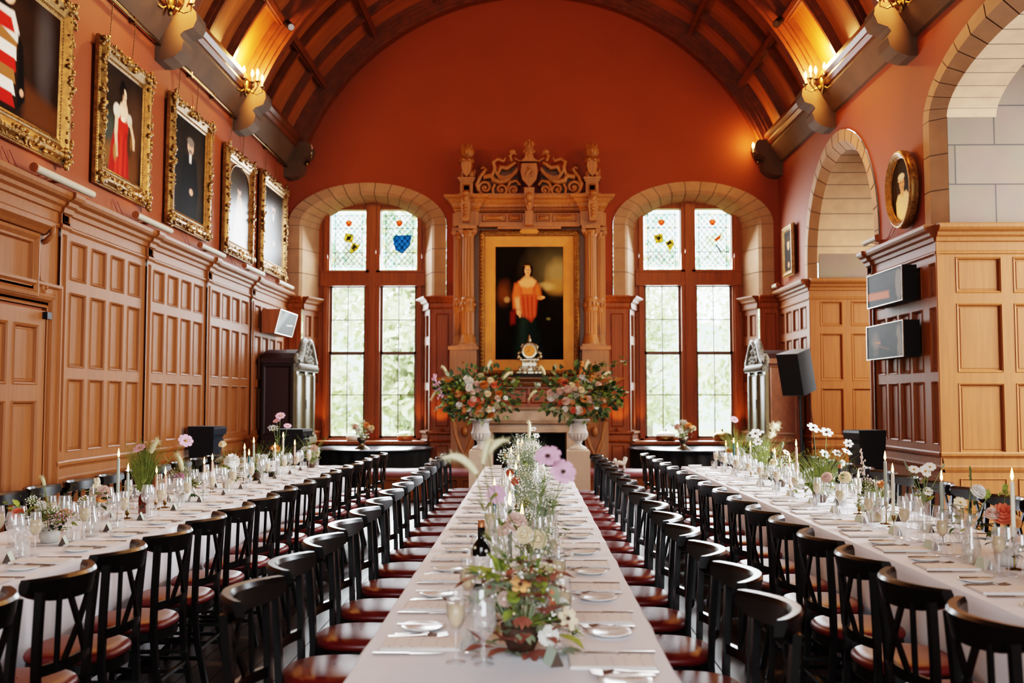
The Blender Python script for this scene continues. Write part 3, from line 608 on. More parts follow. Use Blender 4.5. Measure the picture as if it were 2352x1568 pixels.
def orange_lady():
    p=Paint(76,132,'1a130c','0c0907',.5,12)
    p.ell(.82,.20,.30,.18,'4f4d36',1.2,noise=.8).ell(.93,.24,.14,.10,'94855c',1,noise=1,op=.8).ell(.9,.36,.16,.06,'9a7a40',1,noise=1,op=.8).ell(.74,.355,.12,.03,'c0a878',1,noise=.9,op=.6).ell(.12,.42,.10,.10,'6b431f',1,noise=1.1,op=.8).ell(.17,.47,.04,.025,'b99a70',.8,op=.6)
    p.poly([(.36,.58),(.60,.58),(.68,.99),(.27,.99)],'18241f',.12).poly([(.38,.62),(.46,.62),(.44,.95),(.34,.95)],'2b4038',.1,.6).poly([(.56,.33),(.70,.36),(.80,.46),(.82,.70),(.62,.74)],'120e0b',.05)
    p.poly([(.33,.31),(.60,.31),(.62,.46),(.60,.60),(.53,.665),(.40,.60),(.30,.58),(.28,.46)],'a8482a',.035)
    for k in range(7): p.poly([(.36+.033*k,.40),(.38+.033*k,.40),(.42+.028*k,.62),(.39+.028*k,.62)],['c96f3e','8c3420'][k%2],.03,.6)
    p.poly([(.37,.345),(.56,.345),(.55,.43),(.40,.43)],'c87844',.04,.9).poly([(.36,.425),(.57,.425),(.57,.435),(.36,.435)],'8a4526',.015,.7)
    p.poly([(.28,.33),(.355,.32),(.37,.42),(.33,.54),(.26,.55),(.25,.44)],'c26a3c',.035).poly([(.29,.46),(.35,.45),(.37,.555),(.31,.565)],'cfa880',.04).poly([(.22,.58),(.30,.56),(.29,.68),(.22,.69)],'6b2316',.04)
    p.poly([(.60,.32),(.66,.36),(.68,.44),(.62,.46),(.58,.40)],'b86a34',.04)
    p.poly([(.42,.27),(.53,.27),(.60,.305),(.57,.35),(.47,.365),(.37,.35),(.34,.315)],'d9a578',.025).poly([(.44,.22),(.51,.22),(.52,.285),(.43,.285)],'cc966a',.02)
    p.ell(.475,.195,.075,.045,'1a0f09',.3).ell(.43,.215,.025,.04,'1a0f09',.5).ell(.52,.22,.025,.05,'1a0f09',.5).ell(.475,.212,.045,.042,'dca67c',.25).ell(.47,.170,.045,.006,'b0803c',.6).ell(.495,.22,.02,.03,'b98560',.9,op=.5)
    p.ell(.475,.234,.014,.004,'a5503c',.6).ell(.458,.206,.010,.0035,'2c1810',.6).ell(.493,.206,.010,.0035,'2c1810',.6).ell(.476,.220,.005,.007,'c08458',.6).ell(.458,.199,.013,.002,'3a2216',.6).ell(.493,.199,.013,.002,'3a2216',.6)
    p.ell(.345,.585,.035,.025,'dba67c',.4).ell(.36,.61,.018,.02,'cf9a70',.4).ell(.66,.455,.045,.018,'c87c4c',.4).ell(.70,.45,.03,.012,'d9a070',.5).ell(.78,.64,.03,.012,'6b6a4a',.7); return p
def cricketer():
    p=Paint(44,60,'3a3122','221c14',.4,15); p.poly([(.30,.56),(.70,.54),(.86,.66),(.88,1),(.2,1),(.2,.66)],'d8c19c',.04).poly([(.42,.50),(.58,.50),(.56,.62),(.46,.60)],'d0a27c',.03)
    p.ell(.5,.40,.12,.11,'cf9a74',.2).ell(.49,.30,.15,.055,'ddd0b4',.3).ell(.45,.345,.13,.02,'c9b898',.5).ell(.46,.39,.02,.01,'3a241a',.6).ell(.56,.39,.02,.01,'3a241a',.6).ell(.52,.46,.03,.01,'9b5a4a',.6); return p
def small_portrait():
    p=Paint(30,44,'2a241c','16130f',.5,18); p.poly([(.3,.5),(.7,.5),(.85,1),(.15,1)],'241a14',.05); p.ell(.5,.33,.16,.15,'c0926c',.2).ell(.5,.2,.18,.08,'3b2a1e',.4).ell(.5,.85,.12,.07,'b0805c',.4).ell(.44,.32,.02,.01,'2a1a12',.6).ell(.57,.32,.02,.01,'2a1a12',.6); return p
def glazing_paint(seed,reflection):  # pale streaks and bands paint reflections onto the dark glazing
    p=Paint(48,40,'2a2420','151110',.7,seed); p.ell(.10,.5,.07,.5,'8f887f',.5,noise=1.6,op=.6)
    if reflection=='a': p.poly([(.38,.62),(1,.55),(1,.78),(.36,.84)],'d0764a',.06,.9)
    elif reflection=='b': p.poly([(.62,.5),(.78,.5),(.78,.56),(.62,.56)],'d68a4a',.03).poly([(.35,.75),(.7,.6),(.72,.63),(.37,.78)],'8a6a50',.03,.6).ell(.75,.55,.1,.3,'8d8378',.9,noise=1.4,op=.5)
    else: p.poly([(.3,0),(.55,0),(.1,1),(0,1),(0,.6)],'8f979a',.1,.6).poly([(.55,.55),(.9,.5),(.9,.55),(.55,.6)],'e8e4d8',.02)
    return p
# ------------------------------------------------------------------ frames
def frame_rings(mb,pl,u0,u1,z0,z1,w,dep,mi=0):
    prof=[(0,0),(0,dep*.45),(.012,dep*.5),(.02,dep*.42),(w*.18,dep*.55),(w*.3,dep*.98),(w*.42,dep),(w*.5,dep*.85),(w*.78,dep*.5),(w*.84,dep*.56),(w*.9,dep*.5),(w,dep*.36)]
    ring(mb,pl,[(u0+a,u1-a,z0+a,z1-a,d) for a,d in prof],mi,False)
def carve(mb,pl,u0,u1,z0,z1,w,dep,rr,mi,den=38,sz=.025):
    """carved leaf bosses along the frame, clustered at corners and centres"""
    def run(fn,L):
        n=int(L*den)
        for i in range(n):
            t=(i+.5)/n; e=min(abs(t-0),abs(t-1),abs(t-.5)); k=1.55 if e<.07 else (1.2 if e<.14 else .85)
            u,z=fn(t); c=pl(u+rr.uniform(-.25,.25)*w,z+rr.uniform(-.25,.25)*w,dep*.92)
            s=sz*k*rr.uniform(.7,1.25); M=Matrix.Rotation(rr.uniform(0,PI),3,'X')@Matrix.Rotation(rr.uniform(0,PI),3,'Y')
            mb.ell(c,s*.55,s,s*.7,6,4,mi,M)
    h=w*.36
    run(lambda t:(u0+(u1-u0)*t,z0+h),u1-u0); run(lambda t:(u0+(u1-u0)*t,z1-h),u1-u0); run(lambda t:(u0+h,z0+(z1-z0)*t),z1-z0); run(lambda t:(u1-h,z0+(z1-z0)*t),z1-z0)
def beads(mb,pl,u0,u1,z0,z1,d,r,n,mi):
    L=[(u0,z0),(u1,z0),(u1,z1),(u0,z1)]
    for (a,b),(c,e) in zip(L,L[1:]+L[:1]):
        k=int(math.hypot(c-a,e-b)/n)
        for i in range(k): mb.ell(pl(a+(c-a)*i/k,b+(e-b)*i/k,d),r,r,r,5,4,mi)
def framed(label,pl,u0,u1,z0,z1,dep,w,paint,back=.03,carved=True,chain=True,arched=False,seed=1,flip=False,tiltpl=True,group=None):
    rr=random.Random(seed); base=pl((u0+u1)/2,z0,0)
    root=empty('framed_portrait',base,label,'painting',group)
    def P(u,z,d): return pl(u,z,d+back+(z-z0)*.008)
    m=MB(); 
    # deep box behind and stepped gilded frame
    k=.05
    vs=[pl(u0+k,z0+k,.01),pl(u1-k,z0+k,.01),pl(u1-k,z1-k,.01),pl(u0+k,z1-k,.01),P(u0,z0,0),P(u1,z0,0),P(u1,z1,0),P(u0,z1,0)]
    m.add(vs,[(0,1,5,4),(1,2,6,5),(2,3,7,6),(3,0,4,7)],1)
    frame_rings(m,P,u0,u1,z0,z1,w,dep,0)
    if carved: carve(m,P,u0,u1,z0,z1,w,dep,rr,0)
    beads(m,P,u0+w*.87,u1-w*.87,z0+w*.87,z1-w*.87,dep*.55,.008,.03,0); beads(m,P,u0+.012,u1-.012,z0+.012,z1-.012,dep*.5,.008,.028,1)
    if arched:
        a,b,zz=u0+w,u1-w,z1-w; rz=.3; ru=(b-a)*.42
        for sg,ux in((1,a),(-1,b)):
            pts=[(ux,zz)]+[(ux+sg*ru*(1-math.cos(t*PI/16)),zz-rz+rz*math.sin(t*PI/16)) for t in range(9)]
            m.add([P(x,z,dep*.4) for x,z in pts],[tuple(range(len(pts)))],0)
            m.tube([P(x,z,dep*.42) for x,z in pts[1:]],.015,5)
    m.build('frame',['gilt','gilt_dark'],root)
    paint.mesh('canvas',P,u0+w*.95,u1-w*.95,z0+w*.95,z1-w*.95,root,dep*.36,flip,'canvas_varnished' if seed in(4,5) else 'canvas')
    if chain:
        for uu in(u0+(u1-u0)*.28,u0+(u1-u0)*.72):
            m=MB(); a=pl(uu,5.64,.045); b=P(uu,z1-.05,-.03); m.tube([a,b],.005,4)
            n=int((a-b).length/.035)
            for i in range(n): m.ell(b+(a-b)*(i/max(1,n)),.009,.006,.012,4,3)
            m.build('hanging_chain','gilt_dark',root)
    return root
framed('robed nobleman portrait in carved gilt frame, cut off by the photo edge',PL,7.42,8.97,3.67,5.2,.08,.23,robed_lord(),seed=1)
framed('portrait of woman in long red dress in heavy gilt frame',PL,9.53,10.86,3.67,5.15,.08,.2,lady_red(),seed=2)
framed('portrait of grey-haired gentleman in dark suit with clasped hands, gilt frame',PL,11.47,12.97,3.62,5.19,.08,.2,dark_gent(),seed=3,carved=True)
framed('arch-topped gilt framed portrait of woman in pale dress',PL,13.62,15.02,3.60,5.14,.08,.2,pale_lady(),arched=True,seed=4)
framed('dark figure portrait in deeply carved gilt frame nearest the window wall',PL,15.47,17.05,3.60,5.2,.08,.2,dark_gent('b98a6c',('20190f','1a1712'),'0e0d0c','2a2018',8),seed=5)
small=framed('small gilt framed portrait hanging above panelling beside the small arch',PR,16.28,16.92,3.6,4.46,.05,.1,small_portrait(),back=.05,carved=False,chain=False,seed=6,flip=True)
# oval portrait
ov=empty('oval_portrait',PR(11.5,3.5,0),'oval gilt portrait of man in white cap and shirt','painting')
uc,zc,ru,rz=11.5,3.98,.40,.45
def OP(u,z,d): return PR(u,z,d+.03+(z-3.5)*.03)
m=MB(); prof=[(1,0),(1,.05),(.98,.09),(.93,.1),(.90,.07),(.87,.08),(.84,.05),(.80,.06),(.78,.04)]
n=40; vs=[]
for k,d in prof:
    for j in range(n): t=2*PI*j/n; vs.append(OP(uc+(ru*(k+0))*math.cos(t),zc+rz*(1-(1-k)*ru/rz)*math.sin(t),d))
m.add(vs,[(i*n+j,i*n+(j+1)%n,(i+1)*n+(j+1)%n,(i+1)*n+j) for i in range(len(prof)-1) for j in range(n)],0,True)
for j in range(70): t=2*PI*j/70; m.ell(OP(uc+ru*.99*math.cos(t),zc+rz*.99*math.sin(t),.04),.012,.012,.012,5,3)
m.build('frame','gilt',ov); cricketer().mesh('canvas',OP,uc-ru*.82,uc+ru*.82,zc-rz*.84,zc+rz*.84,ov,.035,True,ovl=True)
# overmantel portrait
PF=plane((0,17.28,0),(1,0,0),(0,-1,0))
om=empty('framed_portrait',(0,17.28,1.96),'large overmantel portrait of standing lady in orange dress, flat gold frame','painting')
m=MB(); u0,u1,z0,z1=-.87,.87,1.96,4.49
ring(m,PF,[(u0,u1,z0,z1,0),(u0,u1,z0,z1,.12),(u0+.03,u1-.03,z0+.03,z1-.03,.14),(u0+.09,u1-.09,z0+.09,z1-.09,.12),(u0+.10,u1-.10,z0+.10,z1-.10,.06)],1,False)
beads(m,PF,u0+.05,u1-.05,z0+.05,z1-.05,.14,.022,.062,1)
m.build('outer_frame',['gilt','gilt'],om)
m=MB(); ring(m,PF,[(u0+.10,u1-.10,z0+.10,z1-.10,.06),(u0+.28,u1-.28,z0+.28,z1-.28,.04)],0,False); m.build('gold_mount','gilt_flat',om)
orange_lady().mesh('canvas',PF,u0+.28,u1-.28,z0+.28,z1-.28,om,.03)
m=MB(); m.prism([(-.13,4.42),(.13,4.42),(.17,4.46),(.13,4.50),(-.13,4.50),(-.17,4.46)],lambda a,b:PF(a,b,.15),lambda a,b:PF(a,b,.16)); m.build('name_plate','gilt_flat',om)
# picture lights
def picture_light(label,pl,u0,u1,z):
    r=empty('picture_light',pl((u0+u1)/2,z,.0),label,'picture light','picture lights under the portraits')
    m=MB(); m.tube([pl(u0,z,.17),pl(u1,z,.17)],.035,10); m.build('tube','white_tube',r)
    m=MB(); m.tube([pl(u0-.001,z,.17),pl(u0-.02,z,.17)],.04,10); m.bar(pl((u0+u1)/2,z,.0),pl((u0+u1)/2,z,.16),.03,.02); m.build('bracket','oak_dark',r)
    m=MB()
    for a in(.0,.12): m.tube([pl(u0-.25+a,z+.12,.02),pl(u0-.18+a,z-.0,.05),pl(u0-.02+a,z-.06,.08),pl(u0+.2+a,z-.02,.12)],.005,4)
    m.build('cable','cable',r)
for u0,u1,l in((8.15,9.25,'robed nobleman'),(10.3,11.3,'woman in red'),(12.35,13.3,'grey-haired gentleman'),(14.3,15.3,'woman in pale dress'),(16.2,17.2,'dark figure beside window wall')):
    picture_light('cream tube picture light under portrait of %s'%l,PL,u0,u1,3.49)
picture_light('short cream tube picture light below the oval portrait',PR,12.1,12.55,3.52); picture_light('cream tube picture light below the small square portrait',PR,16.95,17.25,3.5)
# picture rail
m=MB(); m.tube([(XL+.06,6.5,5.62),(XL+.06,17.3,5.62)],.016,8)
for k in range(12): m.box(XL,6.8+.9*k,5.59,XL+.07,6.84+.9*k,5.66)
tag(m.build('picture_rail','brass'),'brass picture rail rod running under the left wall plate','rail')
# ------------------------------------------------------------------ chimneypiece
PZ=lambda y:1.56+(916-y)/134.
ch=empty('chimneypiece',(0,17.4,0),'tall carved oak chimneypiece with columns, crest and lions between the windows','chimneypiece')
m=MB(); pbox(m,PB,-1.33,1.33,1.9,4.8,0,.2)
for a,b in((-1.26,-.92),(.92,1.26)): ring(m,PB,[(a,b,2.55,4.5,.2),(a+.02,b-.02,2.57,4.48,.17)])
m.build('overmantel_back','oak_mantel',ch)
m=MB() # entablature
pbox(m,PB,-1.33,1.33,4.55,4.78,.1,.38); PE=plane((0,YB,0),(1,0,0),(0,-1,0))
def corn(m,u0,u1,z0,base,dz=.26,mi=0):
    prof=[(0,z0),(base,z0),(base+.03,z0+.03*dz/.26),(base+.02,z0+.06*dz/.26),(base+.06,z0+.09*dz/.26),(base+.06,z0+.13*dz/.26),(base+.1,z0+.16*dz/.26),(base+.12,z0+.2*dz/.26),(base+.17,z0+.22*dz/.26),(base+.19,z0+dz),(0,z0+dz)]
    k=len(prof); b0=base
    def row(s): return [PE((u0 if s<0 else u1)+s*max(0,d-b0),z,d) for d,z in prof]
    A,B=row(-1),row(1); m.add(A+B,[(i,k+i,k+i+1,i+1) for i in range(k-1)],mi); 
    A2=[PE(u0-max(0,d-b0),z,0) for d,z in prof]; m.add(A+A2,[(i,i+1,k+i+1,k+i) for i in range(k-1)],mi)
    B2=[PE(u1+max(0,d-b0),z,0) for d,z in prof]; m.add(B+B2,[(i,i+1,k+i+1,k+i) for i in range(k-1)],mi)
corn(m,-1.26,1.26,4.8,.34); 
for sg in(-1,1): 
    a,b=(-1.28,-.88) if sg<0 else (.88,1.28); corn(m,a,b,4.8,.44)
    pbox(m,PB,a,b,4.55,4.8,.3,.46)
for i in range(58): pbox(m,PB,-.86+i*.03,-.842+i*.03,4.83,4.86,.34,.4)
pbox(m,PB,-.87,.87,4.54,4.60,.3,.42); pbox(m,PB,-.55,.55,4.50,4.55,.3,.40)
for a,b in((-.82,-.4),(-.36,-.12),(.12,.36),(.4,.82)):
    ring(m,PB,[(a,b,4.63,4.76,.38),(a+.01,b-.01,4.64,4.75,.40),(a+.02,b-.02,4.65,4.74,.37),((a+b)/2-.03,(a+b)/2+.03,4.69,4.70,.42)])
m.build('entablature','oak_mantel',ch)
def column(x,r,dp):
    m=MB(); o=(x,YB-dp,0); n=32
    m.lathe([(r*1.02,3.30),(r,3.32),(r*.92,4.34),(r*.98,4.36)],n,o,0,False,.10)
    m.lathe([(r*1.06,2.66),(r*1.04,3.06)],n,o,0,False,.10)
    m.lathe([(r*1.05,3.06),(r*1.14,3.08),(r*1.14,3.11),(r*1.08,3.13),(r*1.08,3.24),(r*1.15,3.26),(r*1.15,3.29),(r*1.05,3.31)],24,o)
    for i in range(10): t=2*PI*i/10; m.ell((x+r*1.1*math.cos(t),YB-dp+r*1.1*math.sin(t),3.185),.025,.025,.045,6,4)
    m.lathe([(r*1.4,2.5),(r*1.4,2.54),(r*1.25,2.56),(r*1.3,2.6),(r*1.12,2.63),(r*1.08,2.67)],24,o)
    m.lathe([(r*.98,4.36),(r*1.08,4.38),(r*1.0,4.40),(r*1.25,4.46),(r*1.3,4.47)],24,o)
    for sx in(-1,1):
        for sy in(-1,1): m.tube([(x+sx*r*1.15,YB-dp+sy*r*.9-.02,4.46),(x+sx*r*1.15,YB-dp+sy*r*.9+.02,4.46)],.042,10)
    for i in range(8): t=2*PI*i/8; m.ell((x+r*1.1*math.cos(t),YB-dp+r*1.1*math.sin(t),4.42),.022,.022,.03,6,4)
    m.box(x-r*1.5,YB-dp-r*1.5,4.49,x+r*1.5,YB-dp+r*1.5,4.55); m.box(x-r*1.5,YB-dp-r*1.5,2.46,x+r*1.5,YB-dp+r*1.5,2.5)
    m.build('fluted_column','oak_mantel',ch)
for sg in(-1,1): column(sg*1.06,.105,.36); column(sg*1.22,.085,.16)
for sg in(-1,1):
    m=MB(); a,b=sorted((sg*.9,sg*1.36)); pbox(m,PB,a,b,1.92,2.44,0,.5); pbox(m,PB,a-.03,b+.03,2.40,2.46,0,.54); pbox(m,PB,a-.03,b+.03,1.92,1.98,0,.54)
    ring(m,PB,[(a+.05,b-.05,2.02,2.36,.5),(a+.07,b-.07,2.04,2.34,.47)]); uc_=(a+b)/2
    for t in range(4): m.ell(PB(uc_+.07*math.cos(t*PI/2),2.19+.07*math.sin(t*PI/2),.48),.05,.02,.05,8,5)
    m.ell(PB(uc_,2.19,.49),.025,.02,.025,8,5)
    m.build('column_pedestal','oak_mantel',ch)
# strapwork crest
def scroll(m,u,z,r0,turns,a0,sg,th,d,tail=None,mi=0):
    pts=[];rs=[];n=int(22*turns)
    for i in range(n+1):
        t=i/n; r=r0*(1-t*.85); a=a0+sg*turns*2*PI*t; pts.append(PB(u+r*math.cos(a),z+r*math.sin(a),d)); rs.append(th*(1-.45*t))
    if tail: pts=[PB(x,y,d) for x,y in tail]+pts; rs=[th]*len(tail)+rs
    m.tube(pts,rs,6,mi); m.ell(PB(u,z,d),th*1.2,th,th*1.2,8,5,mi)
m=MB()
pbox(m,PB,-.95,.95,5.06,5.10,.15,.5)
for s in(-1,1):
    def T(l): return [(s*a,b) for a,b in l]
    dd=.32
    scroll(m,s*.77,5.24,.13,1.6,-PI/2 if s>0 else -PI/2,s,.035,dd,None)
    scroll(m,s*.49,5.2,.11,1.4,-PI/2,-s,.032,dd)
    scroll(m,s*.27,5.19,.09,1.4,-PI/2,s,.03,dd)
    m.tube([PB(s*a,b,dd) for a,b in((.88,5.18),(.92,5.3),(.86,5.42),(.80,5.5),(.76,5.56),(.8,5.6),(.84,5.57))],[.04,.045,.04,.035,.03,.025,.02],6)
    m.tube([PB(s*a,b,dd) for a,b in((.8,5.42),(.66,5.45),(.62,5.36),(.5,5.33),(.40,5.36),(.3,5.46),(.22,5.5))],[.05,.06,.06,.055,.05,.045,.04],6)
    m.tube([PB(s*a,b,dd+.02) for a,b in((.64,5.45),(.6,5.58),(.63,5.68),(.55,5.74),(.44,5.70),(.42,5.76))],[.03,.04,.04,.035,.03,.02],6)
    m.tube([PB(s*a,b,dd) for a,b in((.55,5.48),(.5,5.6),(.38,5.58),(.3,5.64),(.24,5.68))],[.03,.05,.05,.04,.03],6)
    m.tube([PB(s*a,b,dd) for a,b in((.30,5.7),(.34,5.8),(.28,5.86),(.22,5.82))],[.03,.035,.03,.02],6)
    m.ell(PB(s*.29,5.87,dd),.07,.03,.05,8,5); m.tube([PB(s*a,b,dd) for a,b in((.06,5.72),(.16,5.70),(.26,5.76))],.02,6)
    # draped swag
    for k in range(3): m.tube([PB(s*a,b-.025*k,dd+.04) for a,b in((.2,5.58),(.3,5.47),(.42,5.42),(.52,5.44),(.6,5.56))],.014,5)
    m.tube([PB(s*a,b,dd) for a,b in((.42,5.1),(.38,5.22),(.34,5.33),(.22,5.36),(.16,5.28))],[.03,.03,.035,.03,.025],6)
    m.tube([PB(s*a,b,dd) for a,b in((.62,5.1),(.64,5.22),(.6,5.3))],.03,6)
    # strap panel plates behind
    m.prism(T([(.2,5.12),(.9,5.12),(.9,5.3),(.76,5.46),(.5,5.62),(.3,5.66),(.2,5.6)]) ,lambda a,b:PB(a,b,.2),lambda a,b:PB(a,b,.24),1)
# shield
m.prism([(-.13,5.64),(.13,5.64),(.15,5.5),(.12,5.36),(0,5.22),(-.12,5.36),(-.15,5.5)],lambda a,b:PB(a,b,.25),lambda a,b:PB(a,b,.44))
m.prism([(-.10,5.61),(.10,5.61),(.11,5.5),(.09,5.39),(-.09,5.39),(-.11,5.5)],lambda a,b:PB(a,b,.44),lambda a,b:PB(a,b,.455))
# heraldic beast on shield
m.tube([PB(a,b,.47) for a,b in((-.05,5.41),(-.03,5.47),(.01,5.51),(.02,5.55))],[.02,.03,.035,.02],6); m.ell(PB(.0,5.575,.47),.03,.02,.025,8,5)
m.tube([PB(a,b,.47) for a,b in((.02,5.5),(.07,5.48),(.06,5.43))],[.02,.015,.012],5); m.tube([PB(a,b,.47) for a,b in((-.02,5.53),(-.07,5.55))],[.015,.012],5); m.tube([PB(a,b,.47) for a,b in((.03,5.46),(.06,5.4))],[.02,.012],5)
# finial
m.prism([(-.16,5.68),(.16,5.68),(.08,5.74),(.05,5.84),(-.05,5.84),(-.08,5.74)],lambda a,b:PB(a,b,.24),lambda a,b:PB(a,b,.42))
for s in(-1,1): scroll(m,s*.07,5.88,.05,1.2,PI/2,s,.02,.34); scroll(m,s*.055,6.0,.035,1.2,-PI/2,s,.014,.34)
m.ell(PB(0,5.79,.42),.035,.02,.04,8,6); m.lathe([(.03,5.84),(.02,5.94),(.03,5.98),(.02,6.02),(.0,6.09)],8,(0,YB-.34,0))
for a,b in((.05,6.03),(-.05,6.03),(0,6.07),(.03,5.95),(-.03,5.95)): m.ell(PB(a,b,.34),.022,.02,.028,6,4)
# pendant mask
m.prism([(-.09,5.18),(.09,5.18),(.08,5.0),(.06,4.86),(.03,4.78),(-.03,4.78),(-.06,4.86),(-.08,5.0)],lambda a,b:PB(a,b,.4),lambda a,b:PB(a,b,.62))
m.ell(PB(0,5.02,.63),.06,.04,.08,8,6); m.ell(PB(0,4.9,.62),.05,.03,.05,8,5); m.box(-.07,YB-.6,4.54,.07,YB-.4,4.78); m.ell(PB(-.03,5.05,.665),.014,.01,.014,6,4); m.ell(PB(.03,5.05,.665),.014,.01,.014,6,4)
m.build('strapwork_crest',['oak_mantel','oak_umber'],ch)
for sg in(-1,1):
    m=MB(); x=sg*1.09; y=YB-.42
    m.prism([(-.055,5.1),(.055,5.1),(.085,4.85),(.06,4.6),(-.06,4.6),(-.085,4.85)],lambda a,b:(x+a,y-.0,b),lambda a,b:(x+a,y-.24,b))
    m.ell((x,y-.24,5.0),.06,.05,.075,8,6); m.ell((x,y-.25,5.07),.07,.05,.04,8,5); m.ell((x-.025,y-.29,5.02),.012,.01,.012,6,4); m.ell((x+.025,y-.29,5.02),.012,.01,.012,6,4); m.ell((x,y-.3,4.99),.012,.015,.02,6,4)
    for k in range(4): m.ell((x,y-.24,4.86-.06*k),.05,.03,.03,8,4)
    m.build('mask_bracket','oak_mantel',ch)
    m=MB(); x=sg*1.09; y=YB-.3
    m.box(x-.14,y-.14,5.06,x+.14,y+.14,5.12); m.box(x-.11,y-.11,5.12,x+.11,y+.11,5.32); m.box(x-.13,y-.13,5.32,x+.13,y+.13,5.36); m.box(x-.15,y-.15,5.36,x+.15,y+.15,5.40)
    ring(m,plane((x,y-.11,0),(1,0,0),(0,-1,0)),[(-.07,.07,5.15,5.29,.0),(-.06,.06,5.16,5.28,.02),(-.045,.045,5.18,5.26,.0)]); m.build('lion_pedestal','oak_mantel',ch)
    m=MB() # seated lion holding a shield
    m.ell((x,y+.02,5.62),.10,.10,.20,12,8); m.ell((x-.075,y-.02,5.47),.055,.09,.08,10,6); m.ell((x+.075,y-.02,5.47),.055,.09,.08,10,6)
    m.ell((x-.075,y-.10,5.42),.035,.05,.022,8,5); m.ell((x+.075,y-.10,5.42),.035,.05,.022,8,5)
    m.ell((x,y-.03,5.87),.115,.10,.12,12,8)
    rr=random.Random(4)
    for i in range(46):
        t=rr.uniform(0,2*PI); ph=rr.uniform(.1,2.3); m.ell((x+.11*math.sin(ph)*math.cos(t),y-.02+.10*math.sin(ph)*math.sin(t)*(.6 if math.sin(t)<0 else 1),5.87+.12*math.cos(ph)),.028,.028,.034,5,4)
    m.ell((x,y-.10,5.87),.065,.05,.07,10,7); m.ell((x,y-.15,5.845),.04,.04,.032,8,6); m.ell((x,y-.185,5.86),.018,.012,.012,6,4); m.ell((x,y-.155,5.81),.03,.025,.014,8,4)
    for s in(-1,1):
        m.ell((x+s*.027,y-.142,5.89),.012,.01,.01,6,4); m.ell((x+s*.075,y-.05,5.965),.025,.018,.03,6,4)
        m.tube([(x+s*.085,y-.02,5.74),(x+s*.10,y-.10,5.68),(x+s*.055,y-.15,5.70)],[.04,.036,.03],7); m.ell((x+s*.05,y-.165,5.70),.032,.028,.034,8,5)
    m.prism([(-.085,5.70),(.085,5.70),(.09,5.58),(.06,5.47),(0,5.41),(-.06,5.47),(-.09,5.58)],lambda a,b:(x+a,y-.10,b),lambda a,b:(x+a,y-.145,b))
    m.tube([(x+.09,y+.06,5.42),(x+.14,y+.05,5.44),(x+.13,y,5.56)],[.02,.018,.02],6)
    m.build('lion','oak_mantel',ch)
# mantel shelf, coffered chimney breast, stone fireplace
m=MB(); corn(m,-1.44,1.44,1.78,.34,.14); pbox(m,PB,-1.5,1.5,1.90,1.935,0,.56); m.build('mantel_shelf','oak_mantel',ch)
m=MB(); pbox(m,PB,-1.33,1.33,1.42,1.8,0,.28)
for a,b in((-1.2,-.72),(-.62,-.02),(.02,.62),(.72,1.2)): ring(m,PB,[(a,b,1.48,1.74,.28),(a+.02,b-.02,1.5,1.72,.3),(a+.05,b-.05,1.53,1.69,.24)])
for x in(-.67,0,.67,-1.26,1.26): m.ell(PB(x,1.61,.3),.03,.03,.03,8,5)
m.build('overmantel_panel','oak_dark',ch)
m=MB()
pbox(m,PB,-.95,.95,1.2,1.42,0,.36); m.sweep(PB,[(.36,1.36),(.4,1.38),(.42,1.42),(.0,1.42)],-.98,.98); m.sweep(PB,[(.30,1.12),(.36,1.14),(.38,1.2),(0,1.2)],-.95,.95)
pbox(m,PB,-.95,.95,1.02,1.14,0,.30); pbox(m,PB,-.95,-.66,0,1.02,0,.30); pbox(m,PB,.66,.95,0,1.02,0,.30)
ring(m,PB,[(-.70,.70,-.1,1.04,.30),(-.68,.68,-.1,1.03,.34),(-.64,.64,-.1,.99,.34),(-.62,.62,-.1,.97,.28)],0,False)
m.build('stone_surround','marble',ch)
m=MB(); pbox(m,PB,-.66,.66,0,1.02,.0,.02); m.build('firebox','soot',ch)
for sg in(-1,1):
    m=MB(); a,b=sorted((sg*.88,sg*1.36)); pbox(m,PB,a,b,0,1.42,0,.30); pbox(m,PB,a-.02,b+.02,1.3,1.42,0,.40); pbox(m,PB,a-.02,b+.02,0,.16,0,.36)
    uc_=(a+b)/2
    for k in range(3):
        for s in(-1,1): m.tube([PB(uc_+s*(.20-.02*k),1.2-.02*k,.36),PB(uc_+s*(.16-.02*k),.95-.03*k,.37),PB(uc_+s*(.08-.02*k),.72-.02*k,.37),PB(uc_,.60-.05*k,.38)],[.012,.022,.022,.012],6)
    m.tube([PB(uc_,.62,.36),PB(uc_,.3,.34)],[.04,.02],8); m.ell(PB(uc_-.2,1.22,.36),.04,.03,.04); m.ell(PB(uc_+.2,1.22,.36),.04,.03,.04); m.ell(PB(uc_,1.0,.33),.06,.04,.09)
    m.build('swag_jamb','oak_mantel',ch)
